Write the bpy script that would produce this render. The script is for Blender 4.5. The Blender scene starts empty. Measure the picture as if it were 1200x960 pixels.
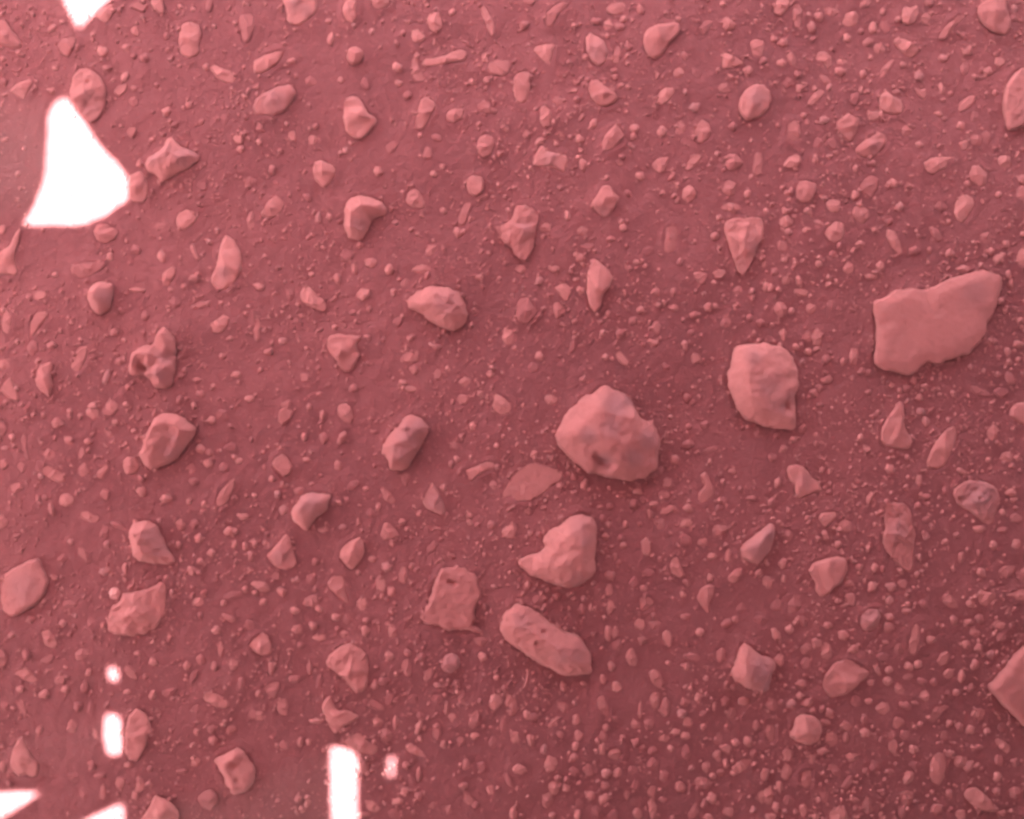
import bpy, math, random
import numpy as np
from mathutils import Vector, Matrix
from mathutils.geometry import delaunay_2d_cdt

random.seed(7)
rng = np.random.default_rng(11)
scene = bpy.context.scene
C = scene.collection

# ------------------------------------------------------------------ camera
WIDTH = 0.924                       # metres of ground across the picture
S = WIDTH / 1200.0                  # metres per photograph pixel
CAM_H = 0.80
cam_data = bpy.data.cameras.new('camera')
cam_data.sensor_width = 36.0
cam_data.lens = 36.0 * CAM_H / WIDTH
cam_data.clip_start = 0.01
cam_data.clip_end = 5000.0
cam_data.dof.use_dof = True         # the lens is focused far beyond the ground
cam_data.dof.focus_distance = 2.0
cam_data.dof.aperture_fstop = 7.5
cam = bpy.data.objects.new('camera', cam_data)
cam.location = (0, 0, CAM_H)
C.objects.link(cam)
scene.camera = cam

VEIL = 0.20                         # density of the added air veil, per metre

# ------------------------------------------------------------------ light
SUN_EL = math.radians(56.0)
SUN_AZ = math.radians(172.0)        # direction to the sun, counted from +x
SUN = Vector((math.cos(SUN_EL) * math.cos(SUN_AZ), math.cos(SUN_EL) * math.sin(SUN_AZ), math.sin(SUN_EL)))
world = bpy.data.worlds.new('World')
scene.world = world
world.use_nodes = True
wn = world.node_tree.nodes
wl = world.node_tree.links
wn.clear()
sky = wn.new('ShaderNodeTexSky')
sky.sky_type = 'NISHITA'
sky.sun_disc = False
sky.sun_elevation = SUN_EL
sky.sun_rotation = math.radians(90.0) - SUN_AZ
sky.air_density = 0.5
sky.dust_density = 8.0
sky.ozone_density = 0.0
tint = wn.new('ShaderNodeMix')
tint.data_type = 'RGBA'
tint.blend_type = 'MULTIPLY'
tint.inputs[0].default_value = 1.0
tint.inputs[7].default_value = (1.0, 0.88, 0.88, 1.0)     # dusty butterscotch air
bg = wn.new('ShaderNodeBackground')
bg.inputs[1].default_value = 0.05
wo = wn.new('ShaderNodeOutputWorld')
wl.new(sky.outputs[0], tint.inputs[6])
wl.new(tint.outputs[2], bg.inputs[0])
wl.new(bg.outputs[0], wo.inputs[0])
sun_data = bpy.data.lights.new('sun', 'SUN')
sun_data.energy = 5.0
sun_data.angle = math.radians(0.55)
sun_data.color = (1.0, 0.94, 0.86)
sun = bpy.data.objects.new('sun', sun_data)
sun.rotation_euler = SUN.to_track_quat('Z', 'Y').to_euler()
sun.location = SUN * 5
C.objects.link(sun)

scene.view_settings.view_transform = 'Standard'
scene.view_settings.look = 'None'
scene.view_settings.gamma = 1.0
scene.view_settings.exposure = 4.64
scene.view_settings.use_curve_mapping = False
# ------------------------------------------------------------------ what lies where
# Stones as surveyed on the ground: sixteen squares, 0.25 photograph pixels to the unit.
# key| outline points ; ...      then small pebbles as  x,y,rx,ry[,turn]
TILES = {}
def tile(tx, ty, polys, ells):
    TILES[(tx, ty)] = (polys, ells)

tile(0, 0, '''
0,85 20,90 45,130 75,165 100,200 100,222 60,228 20,215 0,205 -40,190 -40,100;
450,75 480,50 520,20 540,15 528,75 515,100 492,110 468,95;
610,35 650,10 675,25 690,50 675,65 640,50;
705,-10 760,-10 772,40 770,70 745,65 715,35;
965,-10 1000,-10 995,40 980,58 965,45;
bean|840,160 855,115 890,98 930,115 945,155 938,190 930,215 938,240 920,265 880,275 850,255 838,210;
1120,90 1145,68 1180,65 1198,85 1192,140 1170,195 1155,205 1140,185 1130,140;
985,320 1005,305 1035,320 1080,335 1110,365 1095,395 1060,392 1015,365;
275,215 290,185 330,170 360,178 350,225 320,270 290,260;
40,420 70,390 135,365 150,385 130,420 108,465 75,450;
pitoval|345,350 370,318 400,320 440,335 470,365 495,410 495,470 480,530 455,565 420,572 390,555 350,500 330,455 333,400;
530,430 560,400 600,390 590,430 560,455;
kite|680,770 700,740 745,715 770,690 785,655 810,648 830,670 850,690 900,710 938,735 935,755 890,790 840,815 790,840 760,858 740,825 695,805;
patchside|600,820 655,800 675,820 695,870 690,920 670,950 630,950 605,930 600,880''',
'''637,143,20,24 483,243,20,22 592,225,15,15 683,280,18,20 585,357,20,22 500,318,22,15 780,525,18,18 735,400,12,16
1055,565,18,28 1155,550,12,14 950,870,22,26 620,620,22,22 625,475,20,22 1118,655,25,22 1130,702,15,15 1170,845,25,20
240,130,20,14,-30 290,100,10,10 10,378,14,16 840,310,10,8 905,45,10,10 710,655,14,10 885,495,14,16 630,265,14,14 625,415,10,12 660,425,10,10''')

tile(1, 0, '''
flatiron|110,-40 270,-40 280,0 293,40 275,75 240,108 210,125 170,125 148,105 150,75 138,35;
410,45 425,10 450,0 475,15 470,60 472,95 455,118 430,105 412,75;
540,0 555,-15 610,-15 628,15 610,40 570,52 548,35;
805,100 815,70 862,65 868,100 875,135 850,165 815,145;
1050,40 1065,30 1095,70 1115,110 1120,160 1105,180 1085,140 1065,90;
bone|778,305 795,280 840,280 880,270 920,250 965,238 990,255 985,285 940,295 880,305 830,318 790,318;
735,285 755,275 765,320 795,375 785,388 745,388 730,345;
730,180 735,150 760,145 798,180 785,200 745,208;
ball|428,265 440,235 470,225 500,240 510,270 490,305 455,312 432,295;
-15,320 -5,290 30,265 90,245 132,240 130,265 100,305 60,335 20,350 -5,345;
longoval|-10,510 0,470 40,440 110,410 160,400 185,420 190,445 170,490 130,530 70,547 20,547 -5,535;
twolobe|415,520 420,480 445,458 480,460 505,490 525,535 568,560 570,580 545,610 515,650 485,658 445,645 425,620 415,570;
760,520 775,475 800,460 830,475 848,505 825,540 800,590 780,615 755,610 750,580;
890,545 910,525 940,515 975,515 970,560 930,585 895,570;
1040,500 1070,475 1090,490 1100,510 1135,520 1130,540 1080,535 1045,525;
1035,690 1050,650 1080,638 1115,650 1120,680 1105,730 1075,748 1045,730;
1085,330 1095,300 1140,288 1185,290 1195,310 1180,355 1150,365 1100,355;
265,790 275,760 300,750 340,765 375,785 370,820 345,860 315,885 285,850 268,820;
610,690 640,665 668,672 660,700 635,725 620,720;
780,740 800,690 825,700 828,745 800,752;
990,840 1010,825 1060,828 1072,860 1065,910 1030,925 1000,915 990,880''',
'''355,185,15,26,10 258,385,26,20,20 665,320,22,22 515,400,18,30,-15 400,380,16,14 170,635,20,22 265,655,20,20 572,805,20,22 710,450,18,18
850,650,22,14,20 75,795,18,20 660,210,14,14 240,925,20,14,20 835,820,16,12 545,155,12,14 420,705,16,16 875,785,10,12 1085,385,16,16
340,105,12,12 20,600,14,14 190,360,12,10 690,165,14,14 670,390,18,14''')

tile(2, 0, '''
160,110 160,70 195,35 235,17 265,20 255,40 225,65 205,100 190,132 165,130;
440,45 465,20 520,15 540,35 520,60 480,75 448,65;
95,235 130,212 200,207 190,260 180,318 150,300 115,260;
hex|345,180 365,160 400,175 440,205 450,250 440,295 410,318 370,290 348,245;
axe|608,195 630,150 680,123 730,125 765,115 785,140 770,175 730,215 700,265 670,288 640,275 620,240;
880,150 890,115 910,98 945,100 925,135 895,168;
1115,200 1140,185 1178,190 1182,230 1165,270 1125,265;
985,260 995,250 1040,270 1085,298 1075,312 1020,325 980,328;
5,390 20,350 50,342 85,350 85,420 70,480 40,498 15,470 5,430;
potato|355,420 370,385 400,380 440,415 480,440 497,465 480,490 440,510 400,505 370,465;
675,465 690,430 720,415 765,415 760,440 735,480 700,498 675,485;
cobble|1058,510 1065,460 1095,420 1140,400 1175,400 1205,430 1215,470 1195,520 1155,555 1100,570 1068,550;
130,550 135,510 155,503 180,525 188,565 175,600 150,608 130,580;
415,680 430,645 460,610 485,590 510,620 525,645 500,680 455,715 425,715;
spool|95,780 105,730 140,683 165,715 210,725 255,735 258,770 245,818 210,800 170,785 130,788;
850,635 860,590 890,565 915,580 933,620 920,655 885,678 855,665;
655,775 680,745 735,740 728,770 715,805 690,815 665,800;
810,795 830,750 865,725 888,730 880,755 850,790 825,805;
995,760 1010,725 1045,725 1085,765 1060,790 1025,808 1000,790;
1130,780 1140,720 1165,715 1175,750 1172,800 1150,832 1130,815;
bulb|368,958 400,915 420,880 445,868 465,885 480,915 502,935 490,960 470,995 435,1028 405,1010 378,985;
795,930 800,890 825,870 850,880 865,915 845,945 820,955;
470,300 480,240 500,220 515,260 495,305''',
'''1010,120,32,28 790,605,22,34,15 1018,885,32,36 452,120,24,24 505,130,18,18 525,92,14,14 395,105,24,14 55,118,22,18 85,12,30,18 295,122,16,10 600,50,14,20
780,345,22,22 860,345,32,18,55 995,418,24,24 855,505,22,20 380,585,16,18 575,610,18,18 700,620,18,18 315,660,18,20 70,640,16,14
1035,595,18,16 600,830,18,18 330,780,18,22 800,270,22,20 215,480,24,20 508,405,14,14 485,365,12,12 545,225,16,14 1105,335,18,16
225,885,12,12 705,905,14,14 1100,915,14,20 1180,290,20,16 505,770,12,10 300,505,10,10''')

tile(3, 0, '''
25,60 35,0 60,-20 105,-10 100,30 70,70 45,75;
115,60 120,20 145,15 162,50 160,100 150,135 130,130;
350,105 370,55 415,45 430,70 420,110 380,122;
625,75 635,35 670,35 705,28 705,70 690,105 655,120 630,105;
brick|590,190 610,170 645,180 690,205 712,235 695,260 665,268 625,235;
sliver|800,180 820,140 860,95 895,65 928,70 900,105 865,140 835,185;
bluntwedge|975,50 990,20 1030,0 1050,-20 1110,-20 1115,40 1130,100 1128,150 1095,173 1050,155 1005,125 980,90;
curveslab|1098,450 1110,400 1150,345 1190,318 1290,330 1300,560 1200,595 1130,617 1112,600 1105,540 1095,490;
525,360 535,325 565,290 598,272 590,305 560,345 540,372;
90,260 110,240 130,275 130,305 110,312 95,290;
220,275 240,240 275,235 300,260 305,300 285,320 270,290 245,285;
245,355 270,350 300,380 295,405 270,395;
185,490 200,455 240,418 270,430 250,460 205,498;
385,470 400,435 430,432 435,460 415,492 395,490;
knob|520,510 525,450 555,427 585,450 620,465 637,500 625,535 590,545 550,530;
690,405 720,420 745,410 748,450 735,468 705,440;
895,515 905,480 940,452 975,445 972,475 940,510 905,525;
facetpair|315,600 325,570 375,530 400,550 432,555 420,600 400,655 375,670 345,640;
loaf|405,705 430,675 480,645 520,620 550,640 557,665 535,700 495,735 450,742 415,725;
85,625 95,580 120,565 150,580 155,630 145,665 110,670 90,655;
68,780 90,745 125,727 150,735 152,765 130,790 95,790;
720,770 750,750 790,740 860,740 835,765 830,795 795,805 765,825 735,810;
932,830 945,785 980,780 1018,820 1015,865 990,885 960,870 935,850;
128,900 140,855 180,848 222,865 220,910 195,950 150,955 130,935;
425,880 445,845 480,825 515,840 518,875 495,905 480,932 445,915''',
'''242,78,20,22 300,52,28,20 205,125,18,24 745,80,32,26,-40 560,120,24,32 498,132,18,24 375,172,18,20 475,195,20,20 525,222,28,22
500,540,26,24 972,660,26,24 1022,650,20,32 915,685,18,24,20 1105,765,28,32 237,677,24,26 300,675,20,28 648,615,22,20 260,565,20,20 170,542,14,14
1180,925,24,40 585,862,20,22 355,290,24,18 345,335,26,18 450,340,14,16 92,385,24,26 150,415,16,20 75,200,18,18 215,180,14,14 65,300,20,20
945,240,28,14,-20 930,315,18,32,15 1085,290,22,22 830,272,20,16 715,355,20,22 820,415,14,26,-10 1035,335,20,16 610,430,22,14 805,535,20,14,15
975,550,18,26,-15 905,590,18,20 710,682,16,18 405,920,16,24 545,50,12,14 1145,90,14,14 1150,45,14,18 1065,435,12,16 1180,850,20,18 485,265,12,12
445,142,16,12 220,745,12,20 1070,920,14,14 760,10,20,18 460,12,22,20 140,350,16,14 28,185,14,12 640,300,14,14 920,160,14,12''')

tile(0, 1, '''
anvil|-30,240 10,215 45,190 75,130 95,105 85,170 65,250 82,310 75,335 20,328 -20,330;
432,130 445,95 490,88 550,120 540,160 490,182 450,165;
330,300 360,275 430,268 500,268 485,300 430,335 380,350 340,330;
twotone|412,430 440,370 480,362 538,372 535,430 525,490 480,520 445,505 425,470;
820,75 840,30 880,18 925,60 900,95 865,120 830,105;
1155,70 1170,30 1190,35 1190,100 1175,118 1160,100;
teardrop|985,350 1015,280 1030,190 1055,135 1090,160 1130,220 1135,290 1110,350 1070,390 1035,405 1000,385;
755,360 765,320 800,290 825,295 820,340 795,375 768,392;
790,455 815,432 850,445 845,475 815,485;
985,560 1020,540 1050,515 1080,535 1065,575 1035,605 1000,600;
gnarled|612,770 630,700 670,665 730,655 745,610 775,572 810,600 835,640 835,720 832,790 815,855 790,868 735,862 715,820 680,800 625,800;
10,555 20,500 40,488 62,530 55,580 40,610 18,590;
145,600 150,550 180,505 225,500 235,520 205,560 180,600 155,620;
135,680 155,640 185,645 190,685 160,715;
335,760 350,710 385,665 420,665 415,720 385,780 350,812;
crescent|182,820 200,765 240,738 265,740 255,800 265,850 250,905 215,880 190,850;
10,870 30,830 65,805 80,850 105,905 100,930 50,910;
490,830 500,790 520,770 525,810 505,840;
500,940 530,910 565,940 550,975 510,975;
890,195 905,195 930,245 920,262''',
'''750,100,28,16,-15 755,240,18,22 632,210,20,20 195,430,30,20,10 905,345,22,18 945,468,28,14,-15 682,522,16,20 565,738,16,16 1110,798,22,14
440,945,20,16 255,660,24,16 1045,712,14,12 860,385,12,12 800,400,12,10 675,600,12,12 1185,535,16,40 945,885,18,14 30,750,40,20 260,330,14,12
640,400,28,10 1035,460,12,10 605,855,12,12 930,820,20,10 850,910,14,20 540,600,16,20 510,240,14,20 8,115,14,20 1170,910,24,14''')

tile(1, 1, '''
20,40 50,-10 90,-45 115,-30 135,0 110,40 75,65 40,60;
boomerang|412,60 415,0 430,-30 480,-45 545,-35 600,-5 615,20 605,45 560,60 540,75 525,120 500,165 480,170 430,155 412,110;
700,-20 715,-65 740,-80 765,-60 795,-15 790,15 765,22 715,5;
950,60 970,10 990,-10 1015,0 1000,40 985,85 965,100 950,90;
capsule|205,420 220,388 250,382 275,415 320,450 332,485 315,502 270,485 215,455;
egg|715,480 720,440 760,405 820,385 900,388 950,410 975,455 995,510 985,555 960,580 930,595 880,580 830,555 780,515 725,490;
mitten|330,660 345,610 395,600 430,612 495,610 490,635 470,655 485,700 465,760 430,790 395,770 375,725 345,690;
470,420 495,392 535,400 535,430 500,455 480,440;
685,710 710,690 765,680 765,735 730,740 695,740;
-15,560 5,520 22,560 20,620 5,645 -10,620''',
'''425,240,26,28 540,270,24,22 462,300,12,26 625,305,16,22 828,215,30,22 780,300,40,22 700,368,18,22 380,345,16,18 665,548,22,24 15,385,18,16
155,415,18,32 455,505,14,12 125,640,22,14 60,690,18,16 230,812,20,22 460,860,22,20 140,940,26,18,-45 855,800,18,26 745,775,14,20
975,915,24,24 725,865,28,16 520,745,10,10 260,325,12,12 135,120,12,10 195,545,10,14 40,240,10,10 945,130,16,20 880,30,16,16 345,55,12,16
290,60,14,20 1180,620,30,40 1100,795,16,16 690,835,20,12 655,80,16,10 1050,340,18,12 980,830,26,20 840,660,30,12,20''')

tile(2, 1, '''
hourglass|-80,110 -30,95 0,70 20,10 60,5 105,30 125,65 110,130 95,220 65,270 40,265 10,235 0,200 -30,190 -60,150;
715,180 720,110 750,90 772,100 775,150 765,210 740,232 710,220;
heart|990,120 1000,80 1040,65 1085,70 1120,60 1165,65 1175,100 1172,160 1140,220 1110,290 1075,340 1055,315 1035,260 1010,190;
ear|350,330 365,290 385,255 420,285 455,310 470,350 455,395 425,420 415,480 390,512 365,480 348,430;
18,480 35,445 75,435 95,470 120,500 105,530 65,568 30,545 18,515;
195,390 230,358 270,380 280,420 260,455 230,435;
845,320 880,318 915,330 900,370 880,380 855,350;
475,690 510,690 550,735 545,760 510,745;
holecorner|1050,660 1030,700 1025,760 1005,795 1015,860 1035,920 1052,960 1080,1000 1140,1028 1200,1040 1260,1052 1325,1053 1328,980 1325,900 1348,850 1335,770 1300,710 1260,662 1200,652 1120,644''',
'''220,495,30,36 328,125,22,22 205,305,22,16 130,358,14,20 12,400,20,24 285,655,14,40,15 508,602,18,22 678,575,22,28 665,648,24,14,15 128,712,16,18
100,765,22,20 545,300,14,14 583,272,14,12 622,288,10,10 635,220,24,20 945,150,18,20 970,325,26,22 1058,405,24,20 1128,438,14,18 855,518,22,16
920,480,18,18 950,475,12,14 1005,550,26,28 1165,555,18,18 1115,535,14,18 865,720,22,22 810,655,14,16 320,250,22,20 355,200,30,16 45,305,24,20
155,110,28,20 5,620,16,30 330,820,14,10 180,915,26,26 260,55,14,20 460,165,16,16 520,115,16,16 785,270,14,18 600,495,14,14 565,545,18,14
760,485,22,12,15 725,760,14,10 830,905,18,18 1190,385,14,20 1030,15,40,20 440,715,12,14 755,410,12,20 970,65,14,12 675,410,16,18 170,430,10,12
450,515,12,14 840,600,14,12''')

tile(3, 1, '''
slab|480,470 520,450 560,430 580,405 640,398 700,402 760,385 820,360 880,335 940,318 990,310 1050,325 1082,345 1078,400 1070,460 1040,530 1010,590 985,650 950,690 910,715 830,730 770,742 730,738 700,765 670,792 640,800 590,785 530,772 490,745 490,680 498,600 490,530;
385,45 400,15 430,5 465,30 472,60 440,95 415,85;
260,140 275,105 310,80 350,85 355,130 340,170 305,185 275,165;
862,50 868,0 885,-30 920,-45 950,-25 955,15 930,60 905,90 880,80;
545,150 555,118 590,130 615,190 625,235 605,240 570,200;
755,120 775,108 800,130 812,165 790,178 765,150;
350,295 370,265 395,285 395,320 370,328 352,315;
25,490 40,455 70,460 90,490 80,530 50,535;
375,715 385,675 415,675 420,710 410,750 385,752;
955,850 985,850 1045,885 1040,898 990,895 965,880;
1115,800 1130,782 1150,810 1160,835 1135,842''',
'''237,95,26,28 300,10,34,28 1180,250,30,40 1100,880,30,24 82,82,30,26 185,28,20,18 65,195,22,24 95,128,16,12 235,278,16,16 160,268,10,14
845,232,22,18 893,265,24,16 905,303,28,12 1068,258,20,18 1105,190,18,16 485,338,24,14 520,290,18,18 80,355,18,20 155,412,32,16,10 200,490,22,22
298,475,20,26 105,500,14,16 72,605,18,26 185,620,18,26 228,625,20,36 190,690,18,16 268,730,16,18 350,735,14,16 10,390,14,22 30,318,14,16
283,375,14,12 275,820,22,16 240,860,16,20 213,885,20,18 650,860,14,16 618,870,12,14 685,825,10,20 735,850,14,12 712,905,16,18 580,845,12,14
470,790,14,14 440,780,14,14 1125,690,16,14 1130,745,18,12 1080,795,14,12 1062,640,12,12 1170,655,20,18 1180,540,16,14 1010,160,26,24 680,218,20,18
560,80,18,14 803,15,28,18 610,12,16,18 1030,225,14,16 755,215,12,14 430,185,16,16 1130,365,10,22 1115,330,12,20 175,120,14,12 300,235,14,16
130,670,14,14''')

tile(0, 2, '''
0,50 25,55 45,90 30,125 0,130 -20,90;
255,60 275,35 300,50 295,80 265,88;
112,140 120,110 135,120 140,180 150,240 135,230 122,185;
205,280 230,255 270,275 310,305 320,335 285,345 240,320 210,300;
585,240 605,218 645,225 665,265 645,300 600,305 585,275;
saddle|660,205 690,160 710,90 735,45 780,18 830,18 870,35 905,65 935,85 920,130 885,170 850,225 800,255 750,270 720,282 690,255;
1015,440 1035,385 1075,340 1110,318 1105,370 1075,430 1040,458;
tailed|612,600 615,560 635,530 690,515 740,530 765,580 790,640 835,710 790,722 720,718 660,708 630,680 625,630;
shell|10,830 30,775 80,735 140,705 190,692 205,740 235,800 225,860 180,910 110,955 60,970 25,940 10,890;
lumpy|515,985 530,925 575,895 590,865 640,850 700,835 740,815 765,800 790,830 788,890 785,960 745,1010 690,1045 630,1058 560,1055 515,1030;
whitish|512,855 530,832 560,836 572,862 552,888 522,884;
0,490 20,495 45,525 30,550 0,562 -15,530''',
'''240,208,30,24 398,280,22,30 490,290,18,36,30 502,398,20,26 440,12,26,28 518,12,26,18 520,118,38,14,53 395,205,14,28,15 425,153,18,14
115,270,18,24 25,255,20,24 320,420,30,30 420,500,44,20,15 495,575,20,28 390,675,34,16,60 290,700,22,20 665,385,18,20 785,415,24,20 672,325,16,18
905,275,18,28 985,250,18,18 1090,178,28,22 855,535,24,26 922,532,18,20 1075,568,22,22 938,600,18,20 843,635,16,18 997,672,20,18 905,750,18,20
945,710,16,12 1105,630,14,14 1182,685,16,22 1100,868,50,16,-10 935,898,26,22 1052,905,14,14 965,440,12,14 895,430,12,16 960,478,14,10
330,910,32,18 330,145,18,16 90,365,28,24 250,465,12,26,-15 220,412,12,14 68,130,14,18 1050,30,24,28 1000,50,18,20 1145,500,24,16 950,185,20,18
990,200,16,14 1125,240,16,12 590,750,12,24 490,760,20,16 335,620,14,14 505,630,14,16 385,30,12,14 340,10,14,14 680,130,14,12 550,60,14,14
560,540,30,12,25 1155,640,14,20 1060,270,22,20 920,335,20,16 35,180,16,10''')

tile(1, 2, '''
105,30 115,0 140,-10 175,5 165,45 125,75 105,55;
380,20 385,-20 420,-30 450,-5 458,40 440,68 410,60;
greyblock|585,210 600,160 635,110 670,80 700,35 725,22 770,35 812,80 810,110 785,150 765,190 735,240 720,270 690,285 630,285 620,240 605,215;
75,255 95,220 125,205 155,230 175,270 165,305 135,318 95,285;
380,140 400,112 420,108 420,135 402,165 385,155;
beaked|165,485 180,450 205,430 215,400 260,385 310,390 358,400 345,440 335,475 295,500 265,535 245,575 215,550 180,520;
fan|50,680 80,650 120,605 145,578 165,600 175,650 195,710 190,735 145,747 100,740 65,710;
diamond|395,670 410,640 450,610 490,595 510,630 512,670 490,715 450,752 420,725 395,695;
dumbbell|980,280 1030,265 1070,245 1110,245 1125,270 1085,285 1045,305 1015,338 995,325 985,300;
triangle|780,430 800,390 825,335 850,370 880,430 890,475 880,495 840,480 795,460;
590,560 600,530 625,530 660,565 678,595 640,608 600,612 585,590;
585,375 600,362 640,400 658,430 640,442 605,425;
425,365 440,340 480,330 488,350 455,380 430,382;
680,310 695,290 725,300 720,335 705,360 688,345;
335,815 360,780 400,775 420,800 425,860 440,905 420,910 380,870 350,840;
800,650 830,620 858,618 845,655 815,672;
pierced|770,970 800,925 815,860 830,810 860,770 880,742 930,732 980,748 1025,765 1048,805 1052,870 1035,930 1025,980 1020,1020 1060,1035 1030,1038 950,1030 890,1028 830,1008 790,1005;
670,770 685,735 705,735 715,780 700,815 675,805;
1110,-5 1118,-75 1150,-65 1185,-40 1200,-10 1185,20 1140,28''',
'''588,822,24,32 612,738,20,24 635,850,16,22 262,800,20,26,-35 95,780,24,18 30,825,40,22,15 262,898,34,28 500,915,22,28 125,852,22,18 540,488,24,18,10
382,265,16,26 225,132,12,18 318,135,16,24 935,170,22,18 200,382,26,16,-20 915,258,14,16 1105,540,18,18 1038,540,12,14 685,525,18,14 880,368,12,14
545,700,18,14 38,905,16,14 1110,355,20,24 1130,268,12,12 1015,80,14,20 310,25,10,18 515,372,12,10 390,435,14,14 280,715,20,16 915,685,16,14
195,795,10,14 130,470,16,20 575,455,12,18 480,765,12,12 75,325,14,14 770,485,12,12 1000,495,14,14 730,735,12,16 640,630,12,10 185,940,20,16
300,935,20,14 410,550,16,12 240,235,20,10 320,565,22,12''')

tile(2, 2, '''
hollowed|198,120 222,70 268,0 330,-50 400,-100 432,-118 500,-90 545,-50 580,-5 600,35 640,66 652,46 664,72 682,88 692,130 686,220 678,275 640,305 615,325 570,330 490,322 420,310 365,302 320,270 260,220 215,165;
notched|25,700 70,680 110,670 160,640 140,605 170,570 220,540 265,500 320,478 370,495 395,530 390,600 385,680 388,750 350,800 300,825 260,835 200,815 150,798 100,780 60,745 30,725;
buried|0,310 40,275 80,250 140,250 190,275 240,310 230,335 180,360 140,400 100,420 40,430 0,435 -40,430 -50,400 -30,360;
-50,570 -25,545 10,540 20,570 5,605 -30,600;
wishbone|880,310 910,290 930,330 960,390 940,415 890,450 870,430 875,390 905,360;
940,565 955,540 985,545 1035,550 1000,575 970,598 945,590;
sharkfin|1065,655 1080,630 1130,590 1180,550 1205,530 1228,540 1230,570 1220,630 1195,680 1160,725 1110,715 1075,695;
738,740 750,700 770,685 790,730 810,780 790,790 750,775;
865,890 880,845 910,820 950,825 945,870 925,900 930,945 915,955 885,915;
1010,785 1035,755 1080,740 1075,775 1050,815 1020,815''',
'''617,905,38,32 640,768,30,20,10 573,445,18,26,15 735,350,26,22,-25 715,405,24,22 735,472,34,18,-25 825,465,22,20 700,540,22,30,15 815,535,28,20,-10
808,608,32,22,50 892,618,24,20 630,645,22,40 940,688,20,14 765,235,20,20 1155,110,28,16,30 460,775,22,18,30 455,845,16,28 520,638,16,14
510,605,14,14 425,512,14,14 450,540,14,14 535,540,12,14 500,520,12,12 435,595,16,14 460,455,16,14 415,460,12,12 695,285,14,16 670,310,12,10
615,838,16,14 1080,935,26,26 1190,805,18,22 1015,690,12,34 290,315,14,16 340,355,16,16 225,358,14,12 300,390,10,10 150,460,12,12 120,890,26,22
170,845,12,14 75,820,12,16 830,165,30,14 905,75,18,16 935,190,30,14,-15 1035,290,18,14 990,340,10,14 1072,375,12,12 830,80,14,14 930,245,10,14
995,430,14,16 970,460,14,14 570,810,20,24 800,865,14,16 745,795,16,12 820,815,24,10,45 480,690,12,20 500,715,12,12 930,795,14,20 210,875,18,14
335,885,14,14 330,935,16,24 460,920,16,36,15 370,930,10,16 590,385,18,14 650,495,14,18 665,445,28,10,-10 1125,415,14,12 85,580,12,12 5,555,16,30''')

tile(3, 2, '''
horn|525,140 528,85 560,35 590,-5 610,-38 635,-25 638,30 635,75 650,110 675,145 665,185 620,188 570,175 535,160;
drumstick|740,250 760,195 800,130 835,90 865,80 885,100 875,160 855,210 830,260 790,282 755,275;
molar|88,290 95,265 130,255 170,270 200,310 240,345 255,380 205,395 150,420 130,400 125,360 100,325;
dotted|862,400 870,365 910,338 970,330 1035,345 1070,380 1078,430 1060,490 1045,535 1020,540 970,505 930,470 880,440;
slipper|530,590 545,540 535,490 545,440 580,432 625,435 660,465 668,520 682,570 680,660 675,745 655,762 620,740 570,690 540,640;
mushroom|182,750 215,715 270,695 330,685 365,705 372,750 345,810 305,840 275,870 245,880 220,850 215,805 195,775;
237,515 250,485 320,478 325,500 295,535 270,558;
1135,30 1140,0 1165,-30 1230,-40 1260,30 1230,80 1180,65;
465,425 480,395 498,385 490,430 478,438;
815,900 820,865 845,860 880,895 890,930 850,930;
970,850 985,838 1015,848 1055,850 1050,890 1010,920 980,905;
1100,865 1140,850 1175,830 1215,845 1215,885 1160,890;
1068,755 1095,730 1150,730 1145,760 1105,790 1075,775;
1150,760 1170,755 1200,800 1195,820 1170,805''',
'''1055,110,24,34,20 1125,228,30,26 835,375,16,34 95,592,22,24 22,440,20,20 22,225,18,18 48,345,16,22 735,408,20,14 1135,388,22,16 1158,512,34,22,15
385,890,24,34,-20 125,915,30,40,15 45,920,26,28 70,720,18,22 8,815,18,26 328,635,16,18 630,818,22,22 575,828,22,18 485,830,18,24,30 725,912,20,20
990,760,24,18,50 1045,635,20,18 740,518,16,14 735,592,14,14 705,452,14,14 575,280,18,20 705,330,14,22 905,290,24,12,20 75,185,14,14 122,140,14,14
160,95,14,16 225,158,12,14 228,118,10,10 290,390,16,10 465,190,18,14 365,550,30,24 270,602,14,12 985,560,24,16 1090,565,22,14 1155,630,18,26
880,588,14,14 825,620,14,14 745,60,18,18 715,10,22,20 695,770,14,16 945,905,18,18 980,670,10,18 1145,425,14,10 1160,460,12,10 1095,480,14,14
435,135,14,16 565,895,16,20 430,740,18,16 498,740,16,20 375,810,14,16 535,745,12,14 260,285,12,18 75,790,10,18 645,945,20,12 900,690,12,22
10,480,12,12 45,125,12,12 1185,770,12,24''')

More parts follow.
